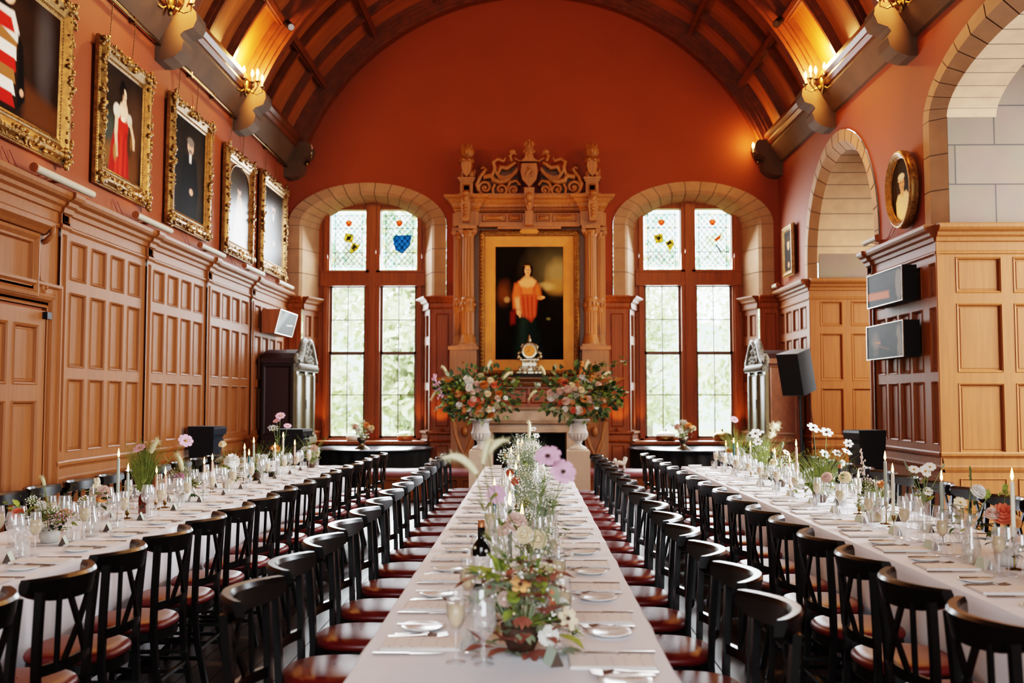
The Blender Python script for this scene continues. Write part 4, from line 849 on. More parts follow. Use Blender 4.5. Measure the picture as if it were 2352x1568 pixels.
# mantel clock
ck=empty('mantel_clock',(0,16.98,1.935),'ornate silver mantel clock with round dial on the mantel shelf','clock')
m=MB(); m.bbox(-.28,16.86,1.935,.28,17.12,1.99,.012); m.build('plinth','iron',ck)
m=MB(); o=(0,16.99,0)
for (w,h,z) in((.23,.05,1.99),(.17,.07,2.04),(.12,.12,2.11),(.16,.03,2.22)): m.bbox(-w,16.99-w*.45,z,w,16.99+w*.45,z+h,.015)
rr=random.Random(2)
for i in range(60): t=rr.uniform(-1,1); z=rr.choice([2.0,2.06,2.1,2.2,2.24]); w=.24-.5*(z-1.99); m.ell((t*w,16.99-w*.42,z),.022,.02,.026,5,4)
for s in(-1,1):
    m.tube([(s*.10,16.97,2.22),(s*.17,16.97,2.27),(s*.19,16.97,2.34),(s*.15,16.97,2.37),(s*.14,16.97,2.33)],[.03,.03,.03,.025,.015],7); m.ell((s*.19,16.95,2.28),.035,.03,.045,8,5)
    m.tube([(s*.1,16.97,2.5),(s*.14,16.97,2.45),(s*.12,16.97,2.4)],[.015,.025,.02],6)
m.lathe([(.05,2.52),(.035,2.55),(.045,2.57),(.02,2.6),(.025,2.62),(0,2.67)],10,o)
for i in range(14): t=PI*i/13; m.ell((.125*math.cos(t),16.93,2.38+.125*math.sin(t)),.026,.022,.026,6,4)
m.add([(.13*math.cos(2*PI*i/24),16.99+d,2.38+.13*math.sin(2*PI*i/24)) for d in(-.07,.06) for i in range(24)],[tuple(range(24)),tuple(range(24,48))]+[(i,(i+1)%24,24+(i+1)%24,24+i) for i in range(24)])
m.build('case','silver',ck)
m=MB(); m.add([(.1*math.cos(2*PI*i/24),16.915,2.38+.1*math.sin(2*PI*i/24)) for i in range(24)],[tuple(range(24))]); d_=m.build('dial','gilt_flat',ck)
m=MB(); m.bar((0,16.91,2.38),(0,16.91,2.45),.008,.004); m.bar((0,16.91,2.38),(-.045,16.91,2.36),.008,.004)
for i in range(12): t=2*PI*i/12; m.bar((.08*math.cos(t),16.912,2.38+.08*math.sin(t)),(.092*math.cos(t),16.912,2.38+.092*math.sin(t)),.006,.003,(0,1,0))
m.build('hands','iron',d_)
# ------------------------------------------------------------------ sconces
def sconce(pos,nx,ny,label,cand,lit=True):
    r=empty('wall_sconce',pos,label,'wall light','wall sconces above the corbels'); x,y,z=pos; m=MB(); n=Vector((nx,ny,0)).normalized(); t=Vector((-n.y,n.x,0)); P=Vector(pos)
    m.ell(P+n*.03,.05,.05,.12,8,6); m.ell(P+n*.04+Vector((0,0,-.12)),.03,.03,.05); m.ell(P+n*.04+Vector((0,0,.13)),.035,.035,.05)
    spots=[]
    for k in range(cand):
        a=(k-(cand-1)/2)*(1.0 if cand>1 else 0)
        e=P+n*(.26-.06*abs(a))+t*(.10*a)+Vector((0,0,-.02+.05*(k%2)))
        m.tube([P+n*.04+Vector((0,0,-.04)),P+n*.14+t*.06*a+Vector((0,0,-.13)),e+Vector((0,0,-.07)),e],[.012,.011,.01,.01],6)
        m.lathe([(.012,-.01),(.035,.01),(.038,.016),(.012,.02)],10,tuple(e)); spots.append(e)
    m.build('arms','brass',r)
    m=MB(); 
    for e in spots: m.tube([e+Vector((0,0,.015)),e+Vector((0,0,.09))],.011,8)
    m.build('candle_tubes','wax_cream',r)
    for e in spots:
        m=MB(); m.lathe([(.008,.09),(.022,.12),(.02,.15),(.006,.19),(0,.2)],8,tuple(e)); m.build('bulb','bulb' if lit else 'wax_pink',r)
    if lit:
        l=bpy.data.lights.new('sconce_lamp','POINT'); l.energy=SCE*cand; l.color=(1,.50,.16); l.shadow_soft_size=.09; o=bpy.data.objects.new('sconce_lamp',l); COL.objects.link(o); o.location=P+n*(.24 if cand>1 else .3)+Vector((0,0,.25 if cand>1 else .2)); l.energy*=1 if cand>1 else .8
SCE=44
for y in(14.14,11.14,8.14): 
    sconce((XL+.24,y-.21,6.02),.62,-.78,'brass candle sconce on the left wall above corbel, %s bay'%({14.14:'second',11.14:'third',8.14:'fourth',5.14:'fifth'}[y]+' from the windows'),5)
    sconce((XR-.24,y-.21,6.02),-.62,-.78,'brass candle sconce on the right wall above corbel, %s bay'%({14.14:'second',11.14:'third',8.14:'fourth',5.14:'fifth'}[y]+' from the windows'),5)
sconce((-3.98,17.47,5.86),.55,-.83,'single-candle brass sconce, unlit, at the back left corner',1,False)
sconce((4.06,17.47,5.86),-.55,-.83,'single-candle brass sconce glowing at the back right corner',1)
# small spotlights on ribs
for sx in(-1,1):
    r=empty('spotlight',(VX+sx*3.62,14.1,6.9),'small black spotlight on the %s rib of the vault'%('left' if sx<0 else 'right'),'spotlight'); x=VX+sx*3.55
    m=MB(); m.tube([(x,14.05,6.98),(x-sx*.1,13.88,6.86)],.055,12); m.build('head','iron',r); m=MB(); m.tube([(x-sx*.1,13.88,6.86),(x-sx*.105,13.872,6.856)],.045,12); m.build('lens','steel',r)
    m=MB(); m.tube([(x,14.05,6.98),(x+sx*.10,14.2,7.02)],.018,8); m.build('bracket','iron',r)
# ------------------------------------------------------------------ cabinets
def cabinet(sx,Y0,Y1,label,side):
    xw=XL+.11 if sx<0 else XR-.11; xf=-3.68 if sx<0 else 3.78; r=empty('tall_cabinet',((xw+xf)/2,(Y0+Y1)/2,0),label,'cabinet')
    a,b=min(xw,xf),max(xw,xf); m=MB(); m.box(a,Y0,0,b,Y1,.9); m.box(a,Y0+.03,.9,b,Y1-.03,2.16); m.box(a-.0,Y0-.03,.88,b+.0,Y1+.03,.93)
    m.box(a,Y0-.04,2.12,b,Y1+.04,2.2)
    ring(m,plane((0,Y0+.03,0),(1,0,0),(0,-1,0)),[(a+.03,b-.06,1.0,2.08,.002),(a+.035,b-.065,1.005,2.075,.016),(a+.06,b-.09,1.03,2.05,.006)])
    # arched top
    n=12; m.prism([(Y0-.02+(Y1-Y0+.04)*i/n,2.2+.16*math.sin(PI*i/n)**.5) for i in range(n+1)],lambda y,z:(a,y,z),lambda y,z:(b,y,z),1)
    m.build('carcass',[side,'mahogany'],r)
    pf=plane((xf,0,0),(0,1,0),(-sx,0,0)); m=MB(); L=Y1-Y0
    for u in(Y0+.03,(Y0+Y1)/2,Y1-.03):
        pbox(m,pf,u-.06,u+.06,.95,2.0,0,.05); 
        for k in(-1,1): pbox(m,pf,u+k*.03-.008,u+k*.03+.008,1.0,1.95,.05,.06)
        pbox(m,pf,u-.08,u+.08,.86,.97,0,.08)
    for u0,u1 in((Y0+.1,(Y0+Y1)/2-.07),((Y0+Y1)/2+.07,Y1-.1)): ring(m,pf,[(u0,u1,1.0,1.98,.02),(u0+.02,u1-.02,1.02,1.96,.04),(u0+.05,u1-.05,1.05,1.93,.02)])
    pbox(m,pf,Y0-.02,Y1+.02,.84,.93,0,.1); pbox(m,pf,Y0,Y1,.0,.12,0,.06)
    for u0,u1 in((Y0+.06,(Y0+Y1)/2-.03),((Y0+Y1)/2+.03,Y1-.06)): ring(m,pf,[(u0,u1,.2,.78,.01),(u0+.02,u1-.02,.22,.76,.03),(u0+.06,u1-.06,.26,.72,.01)])
    m.build('front','cream_cabinet',r)
    m=MB(); 
    for k in(-1,1): pbox(m,pf,(Y0+Y1)/2+k*.075-.008,(Y0+Y1)/2+k*.075+.008,1.0,1.98,.02,.03)
    m.box(min(xf,xf-sx*.07),(Y0+Y1)/2-.015,1.4,max(xf,xf-sx*.07),(Y0+Y1)/2+.015,1.55); m.build('door_gap','iron',r)
    m=MB(); rr=random.Random(5)
    pbox(m,pf,Y0-.04,Y1+.04,2.0,2.12,0,.1)
    for i in range(28): u=Y0+L*i/27; m.ell(pf(u,2.05,.1),.03,.03,.045,6,4)
    c=(Y0+Y1)/2
    for s in(-1,1):
        m.tube([pf(c+s*a,b,.06) for a,b in((.62,2.14),(.5,2.2),(.4,2.3),(.3,2.42),(.2,2.5),(.1,2.48),(.08,2.42))],[.05,.06,.06,.055,.05,.045,.03],7)
        m.tube([pf(c+s*a,b,.04) for a,b in((.66,2.14),(.7,2.2),(.62,2.26))],[.05,.04,.03],6)
    for i in range(50): m.ell(pf(c+rr.uniform(-.45,.45)*(1-i/80),2.12+.3*i/50*rr.uniform(.6,1),.06),.04,.04,.05,6,4)
    m.build('carved_pediment','carved_grey',r)
cabinet(-1,15.5,16.75,'tall mahogany cabinet with carved grey pediment beside the left window','mahogany')
cabinet(1,15.85,17.05,'tall walnut cabinet with carved pediment beside the right window','walnut')
# ------------------------------------------------------------------ display cases on the panelling
def case(label,pl,u0,u1,z0,z1,dep,tilt,paint,side):
    r=empty('display_case',pl((u0+u1)/2,z0,.03),label,'display case'); P=lambda u,z,d:pl(u,z,d+.075+(z-z0)*tilt*(1 if d>.0 else 0))
    m=MB(); A=[P(u0,z0,0),P(u1,z0,0),P(u1,z1,0),P(u0,z1,0)]; B=[P(u0,z0,dep),P(u1,z0,dep),P(u1,z1,dep),P(u0,z1,dep)]
    m.add(A+B,[(i,(i+1)%4,4+(i+1)%4,4+i) for i in range(4)]+[(0,1,2,3)]); m.build('case_box',side,r)
    m=MB(); ring(m,P,[(u0,u1,z0,z1,dep),(u0,u1,z0,z1,dep+.01),(u0+.01,u1-.01,z0+.01,z1-.01,dep+.01),(u0+.012,u1-.012,z0+.012,z1-.012,dep)],0,False); m.build('case_rim','steel',r)
    paint.mesh('glazed_front',P,u0+.012,u1-.012,z0+.012,z1-.012,r,dep+.002,False,'glazing_paint')
case('upper glazed black display case on the panelling between the arches',PR,11.13,12.28,2.66,3.06,.16,0,glazing_paint(3,'a'),'iron')
case('lower glazed black display case on the panelling between the arches',PR,11.08,12.28,2.03,2.44,.18,0,glazing_paint(4,'b'),'iron')
case('glazed display case with brown side on left panelling above the cabinet',PL,15.6,16.75,2.6,2.98,.2,.25,glazing_paint(6,'c'),'oak_dark')
# ------------------------------------------------------------------ draped pedestals
def pedestal(x,y,label,rz,h=1.2,w=.28):
    r=empty('pedestal',(x,y,0),label,'pedestal','black draped pedestals along the walls',rz); s=w/2
    m=MB(); 
    for (a,b,z0,z1) in((.78,.80,0,.12),(.66,.68,.12,.3),(.68,.86,.3,h-.2),(.95,.95,h-.2,h-.15),(.86,1.0,h-.15,h-.1),(1.1,1.14,h-.1,h-.03),(1.14,1.1,h-.03,h)):
        vs=[(i*s*k,j*s*k,z) for z,k in((z0,a),(z1,b)) for i,j in((-1,-1),(1,-1),(1,1),(-1,1))]; m.add(vs,[(3,2,1,0),(4,5,6,7),(0,1,5,4),(1,2,6,5),(2,3,7,6),(3,0,4,7)])
    lbuild(m,'plinth','blue_black',r)
    m=MB(); d=s*1.17
    m.add([(-d,-d,h+.004),(d,-d,h+.004),(d*.92,-d*.92,h-.3),(d*.8,-d*.86,.25),(-d*.8,-d*.86,.25),(-d*.92,-d*.92,h-.3),(-d,d*.6,h+.004),(d,d*.6,h+.004)],[(0,5,4,3,2,1),(0,1,7,6)]); lbuild(m,'cloth_cover','drape_black',r)
pedestal(-4.0,12.35,'black draped pedestal against the left panelling',rad(-10),1.22,.30); pedestal(-3.45,14.6,'black draped pedestal in front of the mahogany cabinet',rad(-8),1.12,.36)
pedestal(3.86,11.6,'black draped pedestal at the foot of the small arch',rad(14),1.2,.30)
# ------------------------------------------------------------------ loudspeaker
sp=empty('loudspeaker',(3.42,12.7,0),'black loudspeaker tilted on a slim pole stand near the small arch','loudspeaker')
MR=Matrix.Rotation(rad(-50),3,'Z')@Matrix.Rotation(rad(14),3,'X')
def spb(m,c,hx,hy,hz,tp=1.0):
    vs=[Vector(c)+MR@Vector((i*hx*(tp if j>0 else 1),j*hy,k*hz)) for k in(-1,1) for i,j in((-1,-1),(1,-1),(1,1),(-1,1))]; m.add(vs,[(3,2,1,0),(4,5,6,7),(0,1,5,4),(1,2,6,5),(2,3,7,6),(3,0,4,7)])
c=Vector((3.40,12.7,1.90)); m=MB(); spb(m,c,.16,.16,.27,.8); m.build('cabinet','speaker_side_lit',sp)
m=MB(); spb(m,c+MR@Vector((0,-.165,0)),.152,.006,.262); m.build('grille','speaker_grille',sp)
m=MB(); m.tube([(3.44,12.75,1.68),(3.47,12.78,.55)],.018,8); m.tube([(3.47,12.78,1.0),(3.47,12.78,.03)],.024,8); m.build('pole','blue_black',sp)
m=MB()
for k in range(3): t=2*PI*k/3+.4; m.tube([(3.47,12.78,.5),(3.47+.42*math.cos(t),12.78+.42*math.sin(t),.015)],.014,6)
m.build('tripod_leg','blue_black',sp)
m=MB(); m.tube([(3.52,12.68,1.66),(3.58,12.66,1.2),(3.6,12.68,.6),(3.62,12.7,.02)],.006,5); m.build('cable','iron',sp)
# ------------------------------------------------------------------ bench in front of the hearth
bn=empty('bench',(-.1,15.65,0),'long oak-panelled bench with red leather seat across the hearth','bench'); bp=plane((0,15.4,0),(1,0,0),(0,-1,0))
m=MB(); m.box(-2.5,15.4,0,2.2,15.85,.38); panels(m,bp,-2.5,2.2,.02,.38,split(-2.5,2.2,10,.1),[(.07,.32)],.02,0,.7); m.build('panelled_base','oak',bn)
m=MB(); m.grid(lambda a,b:(-2.52+4.74*a,15.36+.52*b,.385+.09*math.sin(PI*min(1,max(0,b)))**.35*(1+.06*abs(math.sin(PI*a*9)))),90,10); m.quad((-2.52,15.36,.385),(2.22,15.36,.385),(2.22,15.36,.37),(-2.52,15.36,.37)); m.build('seat_cushion','vinyl',bn)
for x,l in((1.42,'right'),(-1.45,'left')):
    r=empty('ornament',(x,15.6,.47),'small white ornament standing on the %s end of the red bench'%l,'ornament'); m=MB()
    m.tube([(x-.07,15.6,.47),(x-.06,15.6,.55),(x-.03,15.6,.57),(x+.05,15.6,.56),(x+.07,15.6,.63),(x+.08,15.6,.66)],[.02,.035,.04,.04,.035,.025],8); m.ell((x-.09,15.6,.60),.03,.03,.04); m.tube([(x+.05,15.6,.56),(x+.05,15.6,.475)],.02,6); m.build('body','ornament',r)
# ------------------------------------------------------------------ round tables in the window bays
def round_table(x,label):
    r=empty('round_table',(x,16.95,0),label,'table'); m=MB(); m.lathe([(0,.74),(.98,.74),(1.0,.73),(1.0,.71),(.9,.70)],64,(x,16.95,0)); m.build('tabletop','blue_black',r)
    m=MB(); m.grid(lambda a,b:(x+(.93-.02*math.sin(a*2*PI*26))*math.cos(2*PI*a)*(1-.03*b),16.95+(.93-.02*math.sin(a*2*PI*26))*math.sin(2*PI*a)*(1-.03*b),.70-.69*b),156,4); m.build('skirt','drape_black',r)
round_table(-2.63,'black-topped round table with dark skirt in the left window bay'); round_table(2.66,'black-topped round table with dark skirt in the right window bay')
# ------------------------------------------------------------------ dining chairs
TT=.742
def W(px,py,D): s=2287./D; return Vector(((px-1216)/s,D,1.56-(py-916)/s))
def arcpt(y,r=.235,x0=-.275,dep=.095): return x0+dep*(y/r)**2
def chair_parts():
    P=[]
    m=MB(); n=28
    def se(t,k=1.): 
        c,s_=math.cos(t),math.sin(t); e=.78; return (k*.205*abs(c)**e*(1 if c>0 else -1)+.0, k*.212*abs(s_)**e*(1 if s_>0 else -1)*(1.0+.06*c))
    L=[(.93,.432),(1.0,.440),(1.02,.452),(1.0,.466),(.93,.477),(.75,.484),(.4,.488),(.02,.489)]
    vs=[(*se(2*PI*j/n,k),z) for k,z in L for j in range(n)]
    m.add(vs,[(i*n+j,i*n+(j+1)%n,(i+1)*n+(j+1)%n,(i+1)*n+j) for i in range(len(L)-1) for j in range(n)],0,True); P.append(('seat',m,'vinyl'))
    m=MB(); L=[(.8,.385),(.97,.385),(.99,.395),(.97,.433),(.5,.433)]; vs=[(*se(2*PI*j/n,k),z) for k,z in L for j in range(n)]
    m.add(vs,[(i*n+j,i*n+(j+1)%n,(i+1)*n+(j+1)%n,(i+1)*n+j) for i in range(len(L)-1) for j in range(n)],0,False); P.append(('seat_frame',m,'black_wood'))
    for s in(-1,1):
        m=MB(); m.bar((.135,s*.145,.40),(.185,s*.175,0),.036,.036,(0,1,0),.028,.028); P.append(('leg',m,'black_wood'))
        m=MB(); pts=[(-.245,s*.192,0),(-.19,s*.192,.25),(-.175,s*.197,.45),(-.182,s*.208,.65),(-.196,s*.22,.86)]
        for a,b in zip(pts[:-1],pts[1:]): m.bar(a,b,.028,.030,(0,1,0))
        P.append(('leg',m,'black_wood'))
    m=MB() # crescent crest rail : broad, scooped
    N=20; vs=[]
    for i in range(N+1):
        y=-.238+.476*i/N; e=1-abs(y/.238)**6*.5; x=arcpt(y,.235,-.272,.105); x2=x+.026
        lean=.012
        zt,zb=.905,.905-.082*e-.012
        vs+=[(x+lean,y,zb),(x-.004,y,zt-.012),(x+.004,y,zt),(x2+.006,y,zt-.002),(x2+.014,y,zt-.02),(x2+lean+.004,y,zb)]
    for j in range(6):
        st=[]
        for i in range(N+1): st+=[vs[i*6+j],vs[i*6+(j+1)%6]]
        m.add(st,[(2*i,2*i+1,2*i+3,2*i+2) for i in range(N)],0,True)
    m.add(vs[:6],[(0,1,2,3,4,5)]); m.add(vs[-6:],[(5,4,3,2,1,0)]); P.append(('crest_rail',m,'black_wood'))
    m=MB(); N=12
    pts=[(arcpt(y,.2,-.225,.045),y,.565) for y in [-.2+.4*i/N for i in range(N+1)]]
    for a,b in zip(pts[:-1],pts[1:]): m.bar(a,b,.020,.040)
    P.append(('lower_rail',m,'black_wood'))
    for s in(-1,1):
        m=MB(); m.bar((-.214,s*.122,.575),(-.226,s*.135,.84),.020,.014,(1,0,0)); P.append(('slat',m,'black_wood'))
        m=MB(); pts=[(-.222,-s*.085,.575),(-.236,0,.70),(-.24,s*.09,.84)]
        m.bar(pts[0],pts[1],.024,.014,(1,0,0)); m.bar(pts[1],pts[2],.024,.014,(1,0,0)); P.append(('cross_slat',m,'black_wood'))
        for z in(.16,.26):
            m=MB(); k=(.4-z)/.4; m.bar((.135+.05*k,s*(.145+.03*k),z),(-.205,s*.183,z),.018,.018); P.append(('stretcher',m,'black_wood'))
    m=MB(); m.bar((.165,-.163,.21),(.165,.163,.21),.018,.018); P.append(('stretcher',m,'black_wood'))
    m=MB(); m.bar((-.20,-.182,.21),(-.20,.182,.21),.018,.018); P.append(('stretcher',m,'black_wood'))
    return P
CP=chair_parts()
chair=empty('dining_chair',(0,0,0),'x','chair')
for nm,m,mt in CP: lbuild(m,nm,mt,chair)
m=MB()
for nm,mm,mt in CP:
    o=len(m.v); m.v+=mm.v; m.f+=[[i+o for i in f] for f in mm.f]; m.m+=[1 if mt=='vinyl' else 0]*len(mm.f); m.s+=mm.s
chair_far=m.build('dining_chair',['black_wood','vinyl']); tag(chair_far,'x','chair')
# ------------------------------------------------------------------ table ware prototypes (local: x points over the table from the diner)
def proto(name,cat,*parts):
    if len(parts)==1:
        o=parts[0][0].build(name,parts[0][2]); return tag(o,'x',cat)
    r=empty(name,(0,0,0),'x',cat)
    for m,n,mt in parts: lbuild(m,n,mt,r)
    return r
m=MB(); m.box(-.128,-.077,0,.134,.077,.004); m.box(-.128,-.076,.004,.133,.076,.008); napkin=proto('napkin','napkin',(m,'',['paper_white']))
m=MB(); m.box(-.125,-.074,0,.13,.074,.0015)
for k,(a,b,c,d) in enumerate([(x-.004,y-.003,x+.005,y+.003) for x in(-.10,-.06,-.025,.08) for y in(-.062,)]+[(x-.003,y-.002,x+.003,y+.002) for x in(-.09,-.04,.0,.05) for y in(-.03,0,.03,.06)]): m.quad((a,b,.0018),(c,b,.0018),(c,d,.0018),(a,d,.0018),1)
menu=proto('menu_card','menu card',(m,'',['paper','ink']))
m=MB(); m.lathe([(0,.004),(.045,.004),(.05,.0),(.055,.004),(.076,.012),(.078,.014),(.075,.015),(.052,.008),(0,.007)],28); plate=proto('side_plate','plate',(m,'',['china']))
def knife(L):
    m=MB(); m.bar((-L*.5,0,.004),(-.0,0,.004),.007,.006,(0,0,1),.010,.005)
    n=8; pts=[(i/n*L*.5,(-.007+.0) ,0) for i in range(n+1)]
    m.prism([(0,-.006),(L*.42,-.008),(L*.5,.004),(L*.46,.008),(0,.006)],lambda a,b:(a,b,.003),lambda a,b:(a,b,.0045)); return m
def fork(L):
    m=MB(); pts=[(-L*.5,0,.004),(-L*.1,0,.006),(L*.15,0,.010),(L*.22,0,.007)]
    for a,b,w,w2 in((0,1,.012,.006),(1,2,.006,.006),(2,3,.006,.02)): m.bar(pts[a],pts[b],w,.003,(0,0,1),w2,.003)
    m.bar((L*.22,0,.007),(L*.32,0,.005),.02,.002,(0,0,1),.022,.002)
    for k in(-1,-.33,.33,1): m.bar((L*.32,k*.009,.005),(L*.5,k*.010,.010),.0035,.002,(0,0,1),.002,.002)
    return m
tknife=proto('table_knife','knife',(knife(.235),'',['steel'])); bknife=proto('butter_knife','knife',(knife(.17),'',['steel'])); tfork=proto('table_fork','fork',(fork(.205),'',['steel'])); sfork=proto('starter_fork','fork',(fork(.18),'',['steel']))
m=MB(); m.quad((-.022,-.045,0),(-.022,.045,0),(0,.045,.05),(0,-.045,.05)); m.quad((.022,.045,0),(.022,-.045,0),(0,-.045,.05),(0,.045,.05)); [m.add([(-.0205,y,.001),(.0205,y,.001),(0,y,.0475)],[(0,1,2)],1) for y in(-.043,.043)]; card=proto('place_card','place card',(m,'',['mint','card_shade']))  # dark end triangles stand in for the shade inside the tent
def gl(prof,n=14): m=MB(); m.lathe(prof,n); return m
fl_g=gl([(.033,0),(.032,.003),(.006,.006),(.0035,.02),(.0035,.09),(.012,.102),(.026,.125),(.031,.15),(.029,.19),(.025,.225)])
fl_c=gl([(0,.104),(.011,.104),(.024,.126),(.0285,.15),(.0275,.182),(0,.182)])
flute=proto('champagne_flute','glass',(fl_g,'glass','glass'),(fl_c,'champagne','champagne'))
wine=proto('wine_glass','glass',(gl([(.036,0),(.035,.003),(.006,.007),(.0035,.02),(.0035,.085),(.015,.095),(.038,.115),(.046,.14),(.042,.18),(.034,.22)]),'',['glass']))
wine2=proto('wine_glass','glass',(gl([(.033,0),(.032,.003),(.006,.007),(.0035,.02),(.0035,.075),(.014,.085),(.033,.103),(.039,.125),(.036,.16),(.029,.195)]),'',['glass']))
tumb=proto('water_tumbler','glass',(gl([(.001,.006),(.031,.006),(.033,0),(.035,.01),(.038,.09)]),'',['glass']))
PROTOS=[chair,chair_far,napkin,menu,plate,tknife,bknife,tfork,sfork,card,flute,wine,wine2,tumb]
ORD='first second third fourth fifth sixth seventh eighth ninth tenth eleventh twelfth thirteenth fourteenth fifteenth sixteenth'.split()
def cloth_table(name,x0,x1,y0,y1,drop,label,clabel,seed):
    r=empty('banquet_table',((x0+x1)/2,(y0+y1)/2,0),label,'table'); m=MB(); m.box(x0+.01,y0+.01,.70,x1-.01,y1-.01,.733); m.build('tabletop','oak_dark',r)
    for x in(x0+.12,x1-.12):
        for y in(y0+.3,(y0+y1)/2,y1-.3): m=MB(); m.bar((x,y,.70),(x,y,0),.05,.05); m.build('leg','iron',r)
    m=MB(); rr=random.Random(seed); zb=TT-drop
    # perimeter path
    per=[];step=.035
    def seg(a,b,nx,ny):
        L=math.hypot(b[0]-a[0],b[1]-a[1]); n=int(L/step)
        for i in range(n): per.append((a[0]+(b[0]-a[0])*i/n,a[1]+(b[1]-a[1])*i/n,nx,ny))
    seg((x0,y0),(x1,y0),0,-1); seg((x1,y0),(x1,y1),1,0); seg((x1,y1),(x0,y1),0,1); seg((x0,y1),(x0,y0),-1,0)
    N=len(per); ph=[rr.uniform(0,6) for _ in range(4)]
    def wv(i): t=i*step; return .010*math.sin(t*9+ph[0])+.007*math.sin(t*17+ph[1])+.006*math.sin(t*5.3+ph[2])
    rows=[(0,0,0),(0.004,.006,0),(.012,.06,.25),(.02,.3,.7),(.03,1.,1.)]
    vs=[]
    for o,f,wk in rows:
        for i,(a,b,nx,ny) in enumerate(per): d=o+max(-.012,wv(i))*wk; vs.append((a+nx*d,b+ny*d,TT-drop*f if f<1 else zb))
    m.add(vs,[(k*N+i,k*N+(i+1)%N,(k+1)*N+(i+1)%N,(k+1)*N+i) for k in range(len(rows)-1) for i in range(N)],0,True)
    m.quad((x0,y0,TT),(x1,y0,TT),(x1,y1,TT),(x0,y1,TT))
    for k in range(1,5): y=y0+(y1-y0)*k/5; m.quad((x0,y-.002,TT+.0006),(x1,y-.002,TT+.0006),(x1,y+.002,TT+.0006),(x0,y+.002,TT+.0006))
    tag(m.build('tablecloth','cloth'),clabel,'tablecloth')
LT=(-3.25,-2.28); CT=(-.535,.43); RT=(1.85,2.80)
cloth_table('l',LT[0],LT[1],2.0,12.25,.70,'long banquet table beside the portrait wall','white floor-length cloth on the table beside the portrait wall',1)
cloth_table('c',CT[0],CT[1],2.3,12.1,.22,'long centre banquet table leading to the fireplace','short white cloth on the centre table',2)
cloth_table('r',RT[0],RT[1],2.0,12.2,.70,'long banquet table beside the stone arches','white floor-length cloth on the table beside the arches',3)
SIDES=[('portrait-wall table','arch side',LT[1],PI,-1.985,3.27,.585,16,2.2,True),('portrait-wall table','portrait side',LT[0],0,-3.50,3.40,.585,15,6.6,False),
       ('centre table','portrait side',CT[0],0,-.79,3.48,.607,15,0,True),('centre table','arch side',CT[1],PI,.60,3.26,.607,15,0,True),
       ('arch-wall table','portrait side',RT[0],0,1.585,3.16,.585,16,0,True),('arch-wall table','arch side',RT[1],PI,3.05,3.30,.585,15,6.2,False)]
rj=random.Random(5)
for tb,sd,ex,rz,cx,y0,dy,n,ymin,near in SIDES:
    f=1 if rz==0 else -1
    k0=0
    for k in range(n):
        y=y0+dy*k
        if y<ymin-.9 and not near: continue
        w=ORD[k0]; k0+=1; loc='%s from near end, %s of the %s'%(w,sd,tb)
        if y>=ymin-.2:
            pr=chair if y<(8.2 if near else 8.0) else chair_far
            place(pr,(cx+rj.uniform(-.012,.012),y+rj.uniform(-.015,.015),0),rz+rj.uniform(-.05,.05),'black cross-back chair with red seat, '+loc,'dining chairs at the %s'%tb)
        yy=y-(.12 if (tb=='centre table') else 0)
        def it(pr,lx,ly,lz,lab,grp,rot=0,jit=.006):
            a,b=lx+rj.uniform(-jit,jit),ly+rj.uniform(-jit,jit); place(pr,(ex+f*a,yy+f*b,TT+.001+lz),rz+rot+rj.uniform(-.03,.03),lab+', '+loc,grp+' on the '+tb)
        tl=loc
        if near or y>ymin:
            it(napkin,.175,0,0,'folded white napkin under menu','napkins',0); it(menu,.175,0,.0085,'printed menu card','menu cards')
            it(plate,.15,.232,0,'white side plate','side plates'); it(bknife,.15,.215,.017,'butter knife on plate','butter knives',.06)
            it(tknife,.15,-.125,0,'table knife','table knives'); it(tfork,.15,.110,0,'long table fork','table forks'); it(sfork,.155,.139,0,'short starter fork','starter forks')
            it(card,.345,.0,0,'folded pale green place card','place cards',.25,.015)
        it(tumb,.335,-.115,0,'clear water tumbler','tumblers',0,.015); it(wine,.385,-.165,0,'larger empty wine glass','wine glasses',0,.015); it(wine2,.40,-.255,0,'smaller empty wine glass','small wine glasses',0,.012); it(flute,.315,-.215,0,'flute of pale champagne','champagne flutes',0,.012)
def rm(o):
    for c in list(o.children): rm(c)
    bpy.data.objects.remove(o)
for p in PROTOS: rm(p)
# ------------------------------------------------------------------ candles and bottles
def candle(x,y,ztop,colr,where,grp):
    r=empty('taper_candle',(x,y,TT),where,'candle',grp); tot=ztop-TT-.045; hh=max(.05,tot-.27); nm=colr
    m=MB(); o=(x,y,TT); m.lathe([(0,.001),(.04,.001),(.04,.005),(.008,.008),(.004,.012),(.004,hh-.03),(.012,hh-.025),(.013,hh),(.011,hh+.004)],10,o); m.build('holder','brass',r)
    m=MB(); m.lathe([(.0115,hh-.01),(.0105,tot-.03),(.009,tot-.004),(.003,tot)],9,o); m.build('wax','wax_'+nm,r)
    m=MB(); m.tube([(x,y,TT+tot-.005),(x,y,TT+tot+.01)],.0015,4); m.build('wick','wick',r)
    m=MB(); m.lathe([(.001,tot+.003),(.007,tot+.014),(.008,tot+.023),(.005,tot+.042),(.0,tot+.066)],8,o); m.build('flame','flame',r)
CL=[(-2.77,6.70,1.21,'sage'),(-2.76,6.84,1.10,'sage'),(-2.78,7.42,1.05,'pink'),(-2.75,7.52,1.03,'pink'),(-2.76,8.45,1.05,'pink'),(-2.79,8.76,1.06,'pink'),(-2.77,9.68,1.11,'cream'),(-2.76,9.80,1.05,'teal'),(-2.77,10.0,1.16,'sage'),(-2.76,10.8,1.07,'cream'),(-2.77,11.2,1.17,'cream'),(-2.78,11.8,1.06,'pink')]
